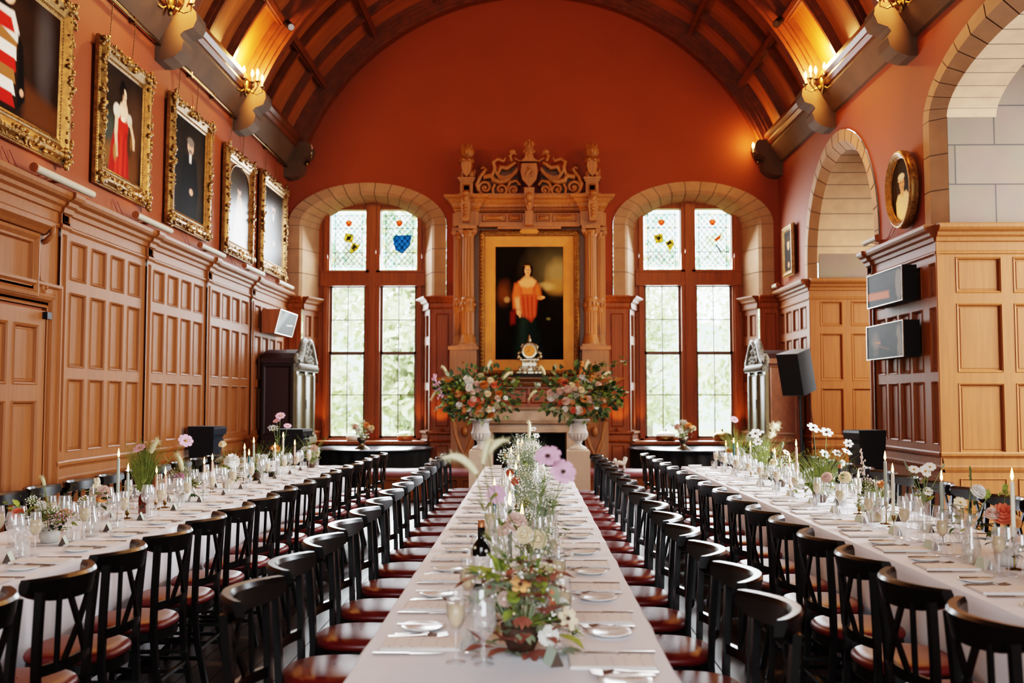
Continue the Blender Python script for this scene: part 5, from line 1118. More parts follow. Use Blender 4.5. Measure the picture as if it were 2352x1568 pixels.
CC=[(-.09,4.57,1.12,'sage'),(-.035,4.72,1.05,'sage'),(-.21,6.0,1.07,'teal'),(-.13,6.7,1.06,'cream'),(-.10,7.4,1.08,'teal'),(-.09,8.3,1.09,'pink'),(-.17,9.3,1.1,'cream'),(-.12,10.2,1.13,'cream'),(-.08,10.8,1.11,'pink'),(-.1,11.4,1.04,'cream')]
CR=[(2.33,4.88,1.21,'cream'),(2.33,5.71,1.14,'sage'),(2.33,6.47,1.13,'cream'),(2.34,6.63,1.20,'sage'),(2.35,7.2,1.04,'cream'),(2.33,8.78,1.19,'pink'),(2.32,8.97,1.04,'pink'),(2.33,9.55,1.08,'cream'),(2.33,10.6,1.10,'cream'),(2.32,11.2,1.06,'pink'),(2.33,11.45,1.1,'teal'),(2.34,11.95,1.05,'cream')]
CN={'sage':'grey-green','teal':'dark teal','pink':'blush pink','cream':'cream'}
for L,tb in((CL,'portrait-wall table'),(CC,'centre table'),(CR,'arch-wall table')):
    for i,(x,y,z,c) in enumerate(L): candle(x,y,z,c,'lit %s taper candle, %s from near end of the %s'%(CN[c],ORD[i],tb),'candles on the '+tb)
def wine_bottle(x,y,label,lab='label_paper'):
    r=empty('wine_bottle',(x,y,TT),label,'bottle','wine bottles on the tables'); o=(x,y,TT)
    m=MB(); m.lathe([(0,.002),(.036,.002),(.038,.008),(.038,.19),(.034,.212),(.018,.235),(.014,.25),(.014,.30)],16,o); m.build('glass','bottle',r)
    m=MB(); m.lathe([(.0386,.06),(.0386,.17)],16,o); m.build('paper_label',lab,r)
    m=MB(); m.lathe([(.0155,.235),(.015,.285),(.017,.286)],12,o); m.build('foil','foil_black',r); m=MB(); m.lathe([(.0155,.286),(.0155,.315),(0,.316)],12,o); m.build('capsule_top','cork_copper',r)
wine_bottle(-.20,4.18,'dark wine bottle with copper top on the centre table'); wine_bottle(2.39,7.75,'pale-labelled red wine bottle nearest on the arch-wall table'); wine_bottle(2.44,8.35,'dark wine bottle behind the pale-labelled one on the arch-wall table')
wine_bottle(2.46,10.2,'far dark wine bottle on the arch-wall table'); wine_bottle(-2.72,10.5,'dark wine bottle at the far end of the portrait-wall table'); wine_bottle(-.22,9.2,'dark wine bottle half-way down the centre table')
def carafe(x,y,label):
    r=empty('water_carafe',(x,y,TT),label,'carafe','water carafes on the tables'); o=(x,y,TT)
    m=MB(); m.lathe([(0,.004),(.044,.004),(.047,.012),(.045,.09),(.028,.16),(.024,.19),(.026,.23),(.033,.245)],18,o); m.build('carafe_glass','glass',r)
    m=MB(); m.lathe([(0,.008),(.042,.008),(.043,.085),(.03,.14),(0,.14)],16,o); m.build('water','pane',r)
for x,y,l in((-2.62,5.95,'clear water carafe beside the pink phlox pot, portrait-wall table'),(-2.90,8.45,'clear water carafe half-way along the portrait-wall table'),(2.20,5.05,'clear water carafe beside the coral protea, arch-wall table'),(2.47,7.15,'clear water carafe near the pale-labelled bottle, arch-wall table'),(.10,4.75,'clear water carafe behind the cream roses, centre table'),(.10,7.0,'clear water carafe half-way down the centre table')): carafe(x,y,l)
# ------------------------------------------------------------------ flowers
def basis(n):
    n=Vector(n).normalized(); a=n.orthogonal().normalized(); return n,a,n.cross(a)
def cosmos(c,n,r,pm,em='eye_yellow',np_=8):
    m=MB(); n,a,b=basis(n); c=Vector(c)
    for k in range(np_):
        t=2*PI*k/np_; d=a*math.cos(t)+b*math.sin(t); e=-a*math.sin(t)+b*math.cos(t); w=r*.42
        m.add([c+d*r*.12,c+d*r*.55+e*w*.8+n*r*.12,c+d*r*.95+e*w*.6+n*r*.1,c+d*r+n*r*.06,c+d*r*.95-e*w*.6+n*r*.1,c+d*r*.55-e*w*.8+n*r*.12],[(0,1,2,3,4,5)],0)
    m.ell(c+n*r*.08,r*.2,r*.2,r*.16,8,5,1); return m,[pm,em]
def dahlia(c,n,r,pm):
    m=MB(); n,a,b=basis(n); c=Vector(c); m.ell(c,r*.55,r*.55,r*.5,8,6,0)
    for L in range(5):
        ph=.25+L*.33; cnt=5+3*L
        for k in range(cnt):
            t=2*PI*(k+.5*(L%2))/cnt; d=(a*math.cos(t)+b*math.sin(t))*math.sin(ph)+n*math.cos(ph); e=-a*math.sin(t)+b*math.cos(t); w=r*.26; up=n*r*.10
            p=c+d*r*.5; m.add([p-e*w*.5,p+d*r*.3-e*w,p+d*r*.5+up,p+d*r*.3+e*w,p+e*w*.5],[(0,1,2,3,4)],0)
    return m,[pm]
def umbel(c,n,r,pm):
    m=MB(); n,a,b=basis(n); c=Vector(c); rr=R
    for k in range(26):
        t=k*2.4; q=math.sqrt((k+.5)/26)*r; p=c+a*q*math.cos(t)+b*q*math.sin(t)+n*(r*.25*(1-(q/r)**2)); m.tube([c-n*r*.7,p],.0012,3,1)
        for j in range(3): m.ell(p+Vector((rr.uniform(-1,1),rr.uniform(-1,1),rr.uniform(-1,1)))*r*.07,r*.075,r*.075,r*.05,5,3,0)
    return m,[pm,'stem']
def foxtail(p,q,bend,r,pm='fluff'):
    m=MB(); p=Vector(p);q=Vector(q);bend=Vector(bend); pts=[];rs=[];n=14
    for i in range(n+1):
        t=i/n; pts.append(p*(1-t)**2+(p+q)/2*2*t*(1-t)+bend*2*t*(1-t)+q*t*t); rs.append(r*(.35+.65*math.sin(PI*min(1,t*1.05+.12))**.7)*(1 if t<.97 else .3))
    m.tube(pts,rs,7,0)
    for i in range(170):
        t=R.random(); k=int(t*n); a=pts[k].lerp(pts[min(n,k+1)],t*n-k); d=Vector((R.gauss(0,1),R.gauss(0,1),R.gauss(0,1))).normalized(); ax=(pts[min(n,k+1)]-pts[max(0,k-1)]).normalized(); d=(d-ax*d.dot(ax)*.6+ax*.35).normalized(); e=d.orthogonal().normalized()*r*.05
        m.add([a+e,a-e,a+d*r*2.1],[(0,1,2)],0)
    return m,[pm]
def spike(p,q,r,pm):
    m=MB(); p=Vector(p);q=Vector(q); m.tube([p,q],.002,4,1)
    for i in range(34): t=i/34; a=p.lerp(q,.25+.75*t); d=Vector((R.gauss(0,1),R.gauss(0,1),R.gauss(0,.5)))*r*(1-t*.7)*.5; m.ell(a+d,r*.28,r*.28,r*.4,5,3,0)
    return m,[pm,'stem']
def add_leaf(m,p,d,L,w,mi,up=(0,0,1)):
    p=Vector(p); d=Vector(d).normalized(); e=d.cross(Vector(up)); e=e.normalized() if e.length>1e-3 else d.orthogonal().normalized(); n=e.cross(d)
    m.add([p,p+d*L*.35+e*w*.5+n*w*.12,p+d*L*.7+e*w*.42+n*w*.1,p+d*L-n*w*.25,p+d*L*.7-e*w*.42+n*w*.1,p+d*L*.35-e*w*.5+n*w*.12,p+d*L*.5],[(0,1,6),(1,2,6),(2,3,6),(3,4,6),(4,5,6),(5,0,6)],mi,True)
def lobed(m,p,d,L,mi):
    for k in(-.9,-.45,0,.45,.9): 
        dd=Matrix.Rotation(k,3,'Z')@Vector(d); add_leaf(m,p,dd,L*(1-.3*abs(k)),L*.32,mi)
GL='flower arrangements on the portrait-wall table'; GC='flower arrangements on the centre table'; GR='flower arrangements on the arch-wall table'
POT={'brown':([(0,.002),(.040,.002),(.055,.04),(.062,.085),(.056,.086),(.05,.07),(0,.07)],'pot_brown'),'tan':([(0,.002),(.042,.002),(.052,.03),(.060,.10),(.055,.10),(.05,.08),(0,.08)],'pot_tan'),
     'white':([(0,.002),(.045,.002),(.055,.03),(.058,.085),(.052,.085),(.05,.07),(0,.07)],'pot_white'),'amber':([(0,.002),(.032,.002),(.034,.01),(.034,.11),(.03,.125),(.014,.145),(.013,.175),(.015,.18)],'amber_glass'),
     'vase':([(0,.004),(.030,.004),(.034,.01),(.026,.09),(.018,.14),(.02,.17)],'glass'),'carafe':([(0,.004),(.042,.004),(.045,.01),(.042,.08),(.026,.16),(.024,.2),(.034,.23)],'glass'),'dark':([(0,.002),(.038,.002),(.06,.05),(.068,.09),(.06,.09),(0,.07)],'pot_brown')}
POTH={'brown':.08,'tan':.095,'white':.08,'amber':.175,'vase':.165,'carafe':.225,'dark':.085}
def bouquet(label,base,pot,items,seed,leaves=30,spread=.11,lmats=('leaf','leaf_dark','leaf_lime'),grass=0,gh=.25,group=None,mist=0,lh=.09,lsz=1,name='flower_arrangement'):
    global R; R=random.Random(seed); base=Vector(base); r=empty(name,base,label,'flowers',group); h=0
    if pot:
        prof,pm=POT[pot]; m=MB(); m.lathe(prof,18,tuple(base)); m.build('vase' if pot in('amber','vase','carafe') else 'pot',pm,r); h=POTH[pot]
    top=base+Vector((0,0,h)); st=MB()
    def stem(p,k=.0022):
        p=Vector(p); mid=top.lerp(p,.5)+Vector((R.uniform(-1,1),R.uniform(-1,1),R.uniform(.2,1)))*.12*(p-top).length*.5
        q=[top+Vector((0,0,-.03))]+[top*(1-t)**2+mid*2*t*(1-t)+p*t*t for t in(.15,.35,.55,.75,.9,1)]; st.tube(q,k,4,0)
        L=(p-top).length
        for j in range(int(L/.07)):
            i=R.randint(1,4); add_leaf(st,q[i],(R.uniform(-1,1),R.uniform(-1,1),R.uniform(.1,.8)),.05,.014,1)
    for itm in items:
        k,p,sz,cm=itm[:4]; p=Vector(p); toward=(p-top).normalized()*.5+Vector((0,-.75,.35))+Vector((R.uniform(-.4,.4),R.uniform(-.2,.2),R.uniform(-.3,.3)))
        if k=='cosmos': mm,mt=cosmos(p,toward,sz,cm,itm[4] if len(itm)>4 else 'eye_yellow'); nm='cosmos_bloom'
        elif k=='anem': mm,mt=cosmos(p,toward,sz,cm,'eye_dark',6); nm='anemone_bloom'
        elif k=='dahlia': mm,mt=dahlia(p,toward,sz,cm); nm='dahlia_bloom'
        elif k=='umbel': mm,mt=umbel(p,toward+Vector((0,0,.5)),sz,cm); nm='umbel_bloom'
        elif k=='fox': q=itm[4]; mm,mt=foxtail(p,q,Vector((0,0,.4*(Vector(q)-p).length)),sz,cm); nm='foxtail_grass'
        elif k=='spike': mm,mt=spike(p,itm[4],sz,cm); nm='flower_spike'
        mm.build(nm,mt,r); stem(p)
    lv=MB()
    for i in range(leaves):
        t=R.uniform(0,2*PI); q=R.uniform(.2,1); p=top+Vector((math.cos(t)*spread*q,math.sin(t)*spread*q,R.uniform(-.02 if lsz==1 else -.08,lh))); mi=R.choice([0,0,1,2]); d=(math.cos(t)+R.uniform(-.6,.6),math.sin(t)+R.uniform(-.6,.6),R.uniform(-.4,.9)); L=R.uniform(.03,.075)*lsz
        if R.random()<.35: lobed(lv,p,d,L,mi)
        else: add_leaf(lv,p,d,L,L*.5,mi)
    for i in range(grass):
        t=R.uniform(0,2*PI); q=spread*R.random(); e=top+Vector((math.cos(t)*q*2.0,math.sin(t)*q*1.5,gh*R.uniform(.45,1.1))); mid=top.lerp(e,.5)+Vector((0,0,.04)); w=.0016
        s_=top+Vector((math.cos(t)*q*.3,math.sin(t)*q*.3,-.02)); lv.add([s_+Vector((w,0,0)),s_-Vector((w,0,0)),mid-Vector((w,0,0)),mid+Vector((w,0,0)),e],[(0,1,2,3),(3,2,4)],3)
        for j in range(2): p=s_.lerp(e,R.uniform(.4,1)); d=Vector((R.gauss(0,1),R.gauss(0,1),R.gauss(.4,1))).normalized()*.022; lv.add([p,p+d,p+d*.5+Vector((.003,0,.002))],[(0,1,2)],3)
    for i in range(mist):
        t=R.uniform(0,2*PI); q=spread*R.random()**.5; p=top+Vector((math.cos(t)*q*1.3,math.sin(t)*q*1.3,R.uniform(.02,lh*1.6))); lv.ell(p,.0045,.0045,.0045,5,3,4 if R.random()<.75 else 5)
    if lv.v: lv.build('foliage',list(lmats)+['leaf_sage' if group==GC else 'grass','petal_white','petal_cream'],r)
    if st.v: st.build('stems',['stem','leaf'],r)
    return r
def B(px,D,X=None): 
    x=(px-1216)*D/2287. if X is None else X
    return (x,D,TT+.001)
# centre table
D=3.27; b=B(1197,D)
bouquet('large low bouquet of russet leaves and white flowers nearest on the centre table',b,'dark',[
 ('cosmos',W(1258,1047,3.1),.043,'petal_pink','eye_dark'),('cosmos',W(1292,1082,3.12),.043,'petal_pink','eye_dark'),
 ('fox',W(1095,1085,3.05),.013,'fluff',W(1018,1052,3.0)),('fox',W(1110,1062,3.15),.012,'fluff',W(1128,1010,3.1)),('fox',W(1122,1040,3.4),.010,'fluff',W(1170,1012,3.4)),
 ('anem',W(1195,1336,3.2),.035,'petal_peach'),('anem',W(1302,1412,3.25),.04,'petal_cream'),('dahlia',W(1258,1450,3.2),.035,'petal_white'),('dahlia',W(1285,1385,3.3),.03,'petal_white'),('umbel',W(1240,1370,3.3),.04,'petal_white'),('umbel',W(1250,1300,3.3),.04,'petal_cream'),
 ('spike',W(1270,1390,3.2),.012,'petal_coral',W(1265,1350,3.2)),('umbel',W(1320,1440,3.3),.03,'petal_white'),('dahlia',W(1160,1370,3.25),.028,'petal_blush')],21,130,.135,('russet','leaf_lime','leaf_sage'),30,.2,GC,120,.2,lsz=1.5)
bouquet('cream roses and tall pink cosmos in a brown pot behind the nearest bouquet, centre table',B(1232,4.25),'brown',[('cosmos',W(1139,1134,4.1),.042,'petal_pink'),('dahlia',W(1185,1200,4.2),.05,'petal_blush'),('dahlia',W(1235,1235,4.15),.042,'petal_cream'),('dahlia',W(1205,1225,4.1),.04,'petal_cream'),('umbel',W(1260,1215,4.3),.04,'petal_white'),('dahlia',W(1160,1215,4.2),.035,'petal_blush'),('umbel',W(1215,1180,4.3),.045,'petal_white')],22,30,.1,grass=40,gh=.2,group=GC,mist=70)
for i,(px,D,its) in enumerate([(1240,5.3,[('umbel',W(1235,1160,5.3),.05,'petal_white'),('umbel',W(1262,1140,5.3),.05,'petal_white'),('umbel',W(1205,1150,5.3),.045,'petal_cream')]),
  (1215,6.4,[('umbel',W(1225,1110,6.4),.05,'petal_white'),('dahlia',W(1185,1105,6.4),.035,'petal_coral'),('umbel',W(1250,1095,6.4),.05,'petal_white'),('umbel',W(1200,1090,6.4),.04,'petal_cream')]),
  (1205,7.6,[('umbel',W(1160,1045,7.5),.07,'petal_white'),('umbel',W(1180,1062,7.6),.05,'petal_white'),('umbel',W(1235,1050,7.6),.06,'petal_white'),('dahlia',W(1172,1085,7.6),.035,'petal_coral'),('fox',W(1150,1015,7.6),.02,'fluff',W(1120,1040,7.6))]),
  (1210,9.0,[('umbel',W(1230,1030,9),.08,'petal_white'),('umbel',W(1195,1040,9),.07,'petal_cream'),('fox',W(1215,1005,9),.016,'fluff',W(1216,968,9)),('anem',W(1232,1000,9),.03,'petal_white'),('anem',W(1225,985,9),.03,'petal_white')]),
  (1208,10.4,[('umbel',W(1222,1020,10.4),.08,'petal_white'),('umbel',W(1200,1025,10.4),.07,'petal_cream')]),(1210,11.6,[('umbel',W(1195,1030,11.6),.06,'petal_white'),('dahlia',W(1225,1035,11.6),.04,'petal_blush')])]):
    bouquet(['airy white umbels, third arrangement','white umbels with coral dahlia, fourth arrangement','cow-parsley and foxtail arrangement, fifth','foxtail and small white flowers, sixth arrangement','white umbels, seventh arrangement','small blush and white posy, farthest arrangement'][i]+' along the centre table',B(px,D),['white','brown','amber','brown','white','tan'][i],its,30+i,34,.11,('leaf','leaf_sage','leaf_lime'),120,.34,GC,260,.2)
# portrait-wall table
bouquet('pink phlox and green leaves in a white pot, nearest on the portrait-wall table',B(115,5.69),'white',[('umbel',W(130,1195,5.65),.06,'petal_pink'),('umbel',W(150,1180,5.7),.05,'petal_coral'),('dahlia',W(95,1165,5.7),.04,'petal_white'),('umbel',W(120,1170,5.7),.05,'petal_white'),('fox',W(100,1115,5.7),.01,'grass_pale',W(92,1095,5.7))],41,46,.13,grass=20,gh=.25,group=GL)
bouquet('loose leafy sprig with coral blooms at the near corner of the portrait-wall table',B(52,5.35),'vase',[('dahlia',W(42,1180,5.35),.035,'petal_coral'),('umbel',W(75,1150,5.35),.04,'petal_white')],42,26,.12,group=GL)
bouquet('peach sweet peas in a slim glass vase on the portrait-wall table',B(222,6.25),'vase',[('dahlia',W(238,1130,6.25),.045,'petal_blush'),('dahlia',W(232,1145,6.25),.04,'petal_peach'),('spike',W(220,1130,6.25),.03,'petal_cream',W(222,1098,6.25)),('umbel',W(185,1150,6.25),.04,'petal_white')],43,20,.08,group=GL)
bouquet('feathery green grass cloud in amber bottle on the portrait-wall table',B(330,7.15),'amber',[('cosmos',W(318,1029,7.1),.045,'petal_pink'),('cosmos',W(425,1012,7.15),.055,'petal_pink'),('fox',W(345,1040,7.1),.02,'grass_pale',W(362,1012,7.1))],44,10,.1,('leaf','grass','leaf'),420,.34,GL)
bouquet('yellow and pink posy with foxtail in white pot on the portrait-wall table',B(423,7.95),'white',[('dahlia',W(413,1097,7.9),.045,'petal_pink'),('umbel',W(405,1115,7.9),.06,'petal_orange'),('umbel',W(425,1118,7.9),.05,'petal_cream'),('fox',W(418,1080,7.9),.022,'grass_pale',W(405,1045,7.9)),('umbel',W(392,1085,7.9),.05,'petal_blush')],45,44,.13,grass=50,gh=.26,group=GL)
bouquet('white spider dahlia and cream pompon arrangement on the portrait-wall table',B(525,9.1),'tan',[('dahlia',W(533,1060,9.1),.075,'petal_white'),('dahlia',W(511,1022,9.1),.04,'petal_cream'),('umbel',W(505,1055,9.1),.05,'petal_cream')],46,44,.13,grass=40,gh=.3,group=GL)
bouquet('brown pot of trailing greenery on the portrait-wall table',B(592,10.05),'brown',[('umbel',W(605,1050,10),.05,'petal_white'),('umbel',W(585,1060,10),.05,'petal_cream')],47,70,.16,('leaf','leaf_dark','leaf_sage'),40,.3,GL)
bouquet('tall pink cosmos over peach roses toward the far end of the portrait-wall table',B(640,10.9),'white',[('cosmos',W(643,955,10.9),.055,'petal_pink'),('cosmos',W(635,966,10.9),.045,'petal_pink'),('cosmos',W(660,978,10.9),.045,'petal_pink'),('dahlia',W(633,1032,10.9),.055,'petal_peach'),('umbel',W(627,983,10.9),.06,'petal_white')],48,54,.16,grass=40,gh=.3,group=GL)
bouquet('leafy green far arrangement on the portrait-wall table',B(715,11.9),'brown',[('dahlia',W(722,1030,11.9),.05,'petal_blush'),('umbel',W(700,1030,11.9),.05,'petal_white')],49,50,.16,grass=40,gh=.34,group=GL)
# arch-wall table
bouquet('coral protea with curling stem in glass at the near end of the arch-wall table',B(2290,5.0),'white',[('dahlia',W(2285,1178,5.0),.06,'petal_coral'),('dahlia',W(2262,1178,5.0),.04,'petal_blush'),('spike',W(2290,1140,5.0),.02,'leaf_lime',W(2292,1108,5.0)),('dahlia',W(2308,1195,5.0),.04,'petal_peach')],51,36,.11,group=GR)
bouquet('white scabious and jasmine stems in glass vase on the arch-wall table',B(2205,5.3),'vase',[('dahlia',W(2228,1128,5.3),.045,'petal_white'),('cosmos',W(2190,1150,5.3),.035,'petal_cream'),('spike',W(2216,1110,5.3),.012,'leaf',W(2214,1068,5.3)),('spike',W(2248,1145,5.3),.02,'leaf_lime',W(2255,1122,5.3))],52,34,.1,group=GR)
bouquet('white cosmos on long stems in clear carafe on the arch-wall table',B(2108,5.85),'carafe',[('cosmos',W(2088,1076,5.85),.035,'petal_white'),('cosmos',W(2113,1080,5.85),.038,'petal_white'),('cosmos',W(2124,1070,5.85),.035,'petal_white'),('cosmos',W(2118,1125,5.85),.03,'petal_white'),('spike',W(2078,1080,5.85),.008,'leaf_sage',W(2066,1058,5.85)),('spike',W(2150,1075,5.85),.008,'leaf_sage',W(2157,1063,5.85))],53,14,.06,group=GR)
bouquet('tan pot of meadow flowers and pink ammi on the arch-wall table',B(1997,6.75),'tan',[('umbel',W(1985,1105,6.75),.055,'petal_blush'),('dahlia',W(2012,1112,6.75),.035,'petal_peach'),('umbel',W(2000,1130,6.75),.05,'petal_cream'),('spike',W(1978,1110,6.75),.02,'petal_blush',W(1968,1030,6.75))],54,40,.1,grass=60,gh=.2,group=GR,mist=50)
bouquet('cream pompon dahlias beside the pale-labelled bottle, arch-wall table',B(1928,7.5),'vase',[('dahlia',W(1932,1095,7.5),.05,'petal_cream'),('dahlia',W(1892,1095,7.5),.045,'petal_blush'),('umbel',W(1945,1110,7.5),.05,'petal_white')],55,20,.12,group=GR)
bouquet('big feathery arrangement with tall white anemones on the arch-wall table',B(1875,8.0),'brown',[('anem',W(1862,982,8),.055,'petal_white'),('anem',W(1892,992,8),.055,'petal_white'),('anem',W(1941,1017,8),.04,'petal_white'),('anem',W(1937,1036,8),.045,'petal_white'),('anem',W(1887,1041,8),.045,'petal_white'),('anem',W(1915,1039,8),.04,'petal_white'),('umbel',W(1878,1062,8),.05,'petal_white'),('dahlia',W(1925,1062,8),.03,'petal_white')],56,60,.18,('leaf','leaf_lime','leaf_sage'),300,.34,GR)
bouquet('small brown pot of white asters and green sprays, arch-wall table',B(1785,9.4),'brown',[('umbel',W(1795,1055,9.4),.07,'petal_white'),('dahlia',W(1770,1060,9.4),.035,'petal_cream'),('anem',W(1800,1038,9.4),.04,'petal_cream'),('spike',W(1790,1030,9.4),.015,'leaf_sage',W(1793,1015,9.4))],57,50,.16,grass=60,gh=.3,group=GR,mist=60)
bouquet('pale grasses and curled foxtails toward far end of the arch-wall table',B(1748,10.3),'tan',[('fox',W(1765,985,10.3),.03,'fluff',W(1785,978,10.3)),('fox',W(1762,1005,10.3),.025,'fluff',W(1774,992,10.3)),('anem',W(1731,995,10.3),.06,'petal_white'),('anem',W(1736,1014,10.3),.05,'petal_white'),('umbel',W(1745,1030,10.3),.06,'petal_white')],58,50,.17,('leaf_sage','leaf','leaf_lime'),160,.36,GR,60)
bouquet('wispy green arrangement at far end of the arch-wall table',B(1685,11.7),'brown',[('umbel',W(1690,1030,11.7),.06,'petal_white'),('dahlia',W(1672,1035,11.7),.04,'petal_orange'),('cosmos',W(1683,963,11.7),.05,'petal_pink')],59,50,.17,grass=110,gh=.42,group=GR)
# ------------------------------------------------------------------ urns with tall arrangements
def urn_set(x,side,seed,low,items_scale):
    y=15.0; lab='left' if x<0 else 'right'
    r=empty('stone_plinth',(x,y,0),'square pale stone plinth under the %s urn'%lab,'plinth'); m=MB(); m.bbox(x-.17,y-.17,.0,x+.17,y+.17,.80,.012); m.box(x-.19,y-.19,0,x+.19,y+.19,.1); m.build('block','plinth',r)
    u=empty('urn',(x,y,.80),'fluted white urn on the %s plinth'%lab,'urn'); o=(x,y,.80)
    m=MB(); m.lathe([(.0,.001),(.13,.001),(.13,.03),(.11,.045),(.06,.07),(.05,.10),(.065,.115),(.06,.13)],24,o); m.build('foot','urn',u)
    m=MB(); m.lathe([(.06,.13),(.12,.16),(.145,.20),(.15,.25)],32,o,0,False,.12); m.lathe([(.148,.25),(.125,.30),(.12,.38),(.14,.43),(.17,.445),(.172,.46),(.15,.46),(.13,.40),(0,.38)],28,o); m.build('bowl','urn',u)
    rr=random.Random(seed); items=[]; cols=['petal_peach','petal_blush','petal_cream','petal_white','petal_orange','petal_coral','petal_peach','petal_blush','petal_white']
    c=Vector((x,y-.05,1.62))
    for i in range(46):
        t=rr.uniform(0,2*PI); q=rr.random()**.5; p=c+Vector((math.cos(t)*q*.46,-.10-.22*(1-q)*rr.random(),math.sin(t)*q*.30-.02)); items.append(('dahlia',p,rr.uniform(.035,.075),rr.choice(cols)))
    for i in range(10): t=rr.uniform(0,2*PI); p=c+Vector((math.cos(t)*.5*rr.random(),-.15,math.sin(t)*.4*rr.random())); items.append(('umbel',p,.06,rr.choice(['petal_white','petal_cream'])))
    for a,b,e,f in((-.62,.05,-.75,-.08),(-.5,.3,-.58,.42),(.1,.38,.16,.5),(.35,.25,.48,.33)): items.append(('fox',c+Vector((a,-.1,b)),.022,'fluff',c+Vector((e,-.1,f))))
    for a,b in((-.66,.16),(-.58,.05)) if x<0 else ((.05,.36),(.2,.3)): items.append(('spike',c+Vector((a,-.1,b-.15)),.06,'petal_pink' if x<0 else 'petal_orange',c+Vector((a*1.05,-.1,b+.14))))
    bq=bouquet('large peach and cream arrangement with green trails in the %s urn'%lab,(x,y,1.20),None,items,seed,40,.3,('leaf','leaf_dark','leaf_sage'),60,.5,'urn arrangements by the fireplace',0,.3)
    m=MB(); R2=random.Random(seed+1)
    for i in range(400):
        t=R2.uniform(0,2*PI); q=R2.random()**.6; p=c+Vector((math.cos(t)*q*.62,R2.uniform(-.22,.22)*(1.1-q*.5),math.sin(t)*q*.42+.02)); d=(math.cos(t)+R2.uniform(-.7,.7),R2.uniform(-1,.2),math.sin(t)+R2.uniform(-.7,.7)); L=R2.uniform(.05,.12); mi=R2.choice([0,0,1,1,1,2])
        add_leaf(m,p,d,L,L*.5,mi,(0,-1,.3))
    for k in range(7):
        a0=c+Vector((R2.uniform(-.5,.5),-.1,-.1)); e=c+Vector((.62*(1 if x>0 else -1)*R2.uniform(.5,1.15),-.12,R2.uniform(-.6,.62 if x>0 else .2)))
        pts=[a0.lerp(e,t)+Vector((0,0,.12*math.sin(PI*t))) for t in [i/8 for i in range(9)]]; m.tube(pts,.005,4,3)
        for p in pts[2:]:
            for j in range(5): lobed(m,p+Vector((R2.uniform(-.04,.04),R2.uniform(-.04,.04),R2.uniform(-.04,.04))),(R2.uniform(-1,1),-.5,R2.uniform(-1,1)),R2.uniform(.06,.10),R2.choice([0,0,1,4]))
    m.build('greenery',['leaf','leaf_dark','leaf_sage','stem','leaf_lime'],bq)
urn_set(-.73,'l',71,0,1); urn_set(.73,'r',83,0,1)
# ------------------------------------------------------------------ things on the window tables and sills
def bowlvase(x,y,z,label,seed,metal):
    r=empty('footed_bowl',(x,y,z),label[0],'bowl'); m=MB(); m.lathe([(.13,.0),(.12,.012),(.06,.05),(.035,.09),(.05,.11),(.075,.15),(.08,.2),(.07,.2),(.0,.14)],20,(x,y,z)); m.build('bowl_body','silver',r)
    bouquet(label[1],(x,y,z+.2),None,[('dahlia',(x-.1,y-.05,z+.36),.06,'petal_blush'),('dahlia',(x+.08,y-.06,z+.38),.06,'petal_peach'),('umbel',(x,y-.05,z+.44),.07,'petal_white'),('dahlia',(x+.16,y-.02,z+.34),.05,'petal_cream'),('dahlia',(x-.05,y-.08,z+.3),.05,'petal_white'),('umbel',(x-.17,y,z+.4),.05,'petal_white')],seed,60,.16,grass=30,gh=.3,lh=.2)
bowlvase(2.5,16.3,.741,('silver footed bowl on the right round table','pale roses and greenery in the silver footed bowl, right round table'),91,1)
bowlvase(-2.74,16.3,.741,('silver footed bowl on the left round table','white and peach flowers in footed bowl, left round table'),92,1)
def dish(x,y,z,label,cat,pm,lm,rad_):
    r=empty('lidded_dish',(x,y,z),label,cat); m=MB(); m.lathe([(0,.002),(rad_*.9,.002),(rad_,.02),(rad_,.08),(rad_*.95,.085)],24,(x,y,z)); m.build('dish_base',pm,r)
    m=MB(); m.lathe([(rad_*1.02,.085),(rad_*.95,.12),(rad_*.5,.155),(.02,.165),(.015,.18),(.025,.20),(0,.215)],24,(x,y,z)); m.build('lid',lm,r)
dish(-2.22,17.8,.82,'amber-coloured lidded caddy with glass lid on the left window sill','dish','cork_copper','glass',.14); dish(2.42,17.8,.82,'white domed dish on the right window sill','dish','brass','china',.18); dish(-3.1,17.8,.82,'low white lidded dish on the left window sill','dish','china','glass',.17); dish(3.42,17.8,.82,'brass lidded dish on the right window sill','dish','brass','brass',.16)
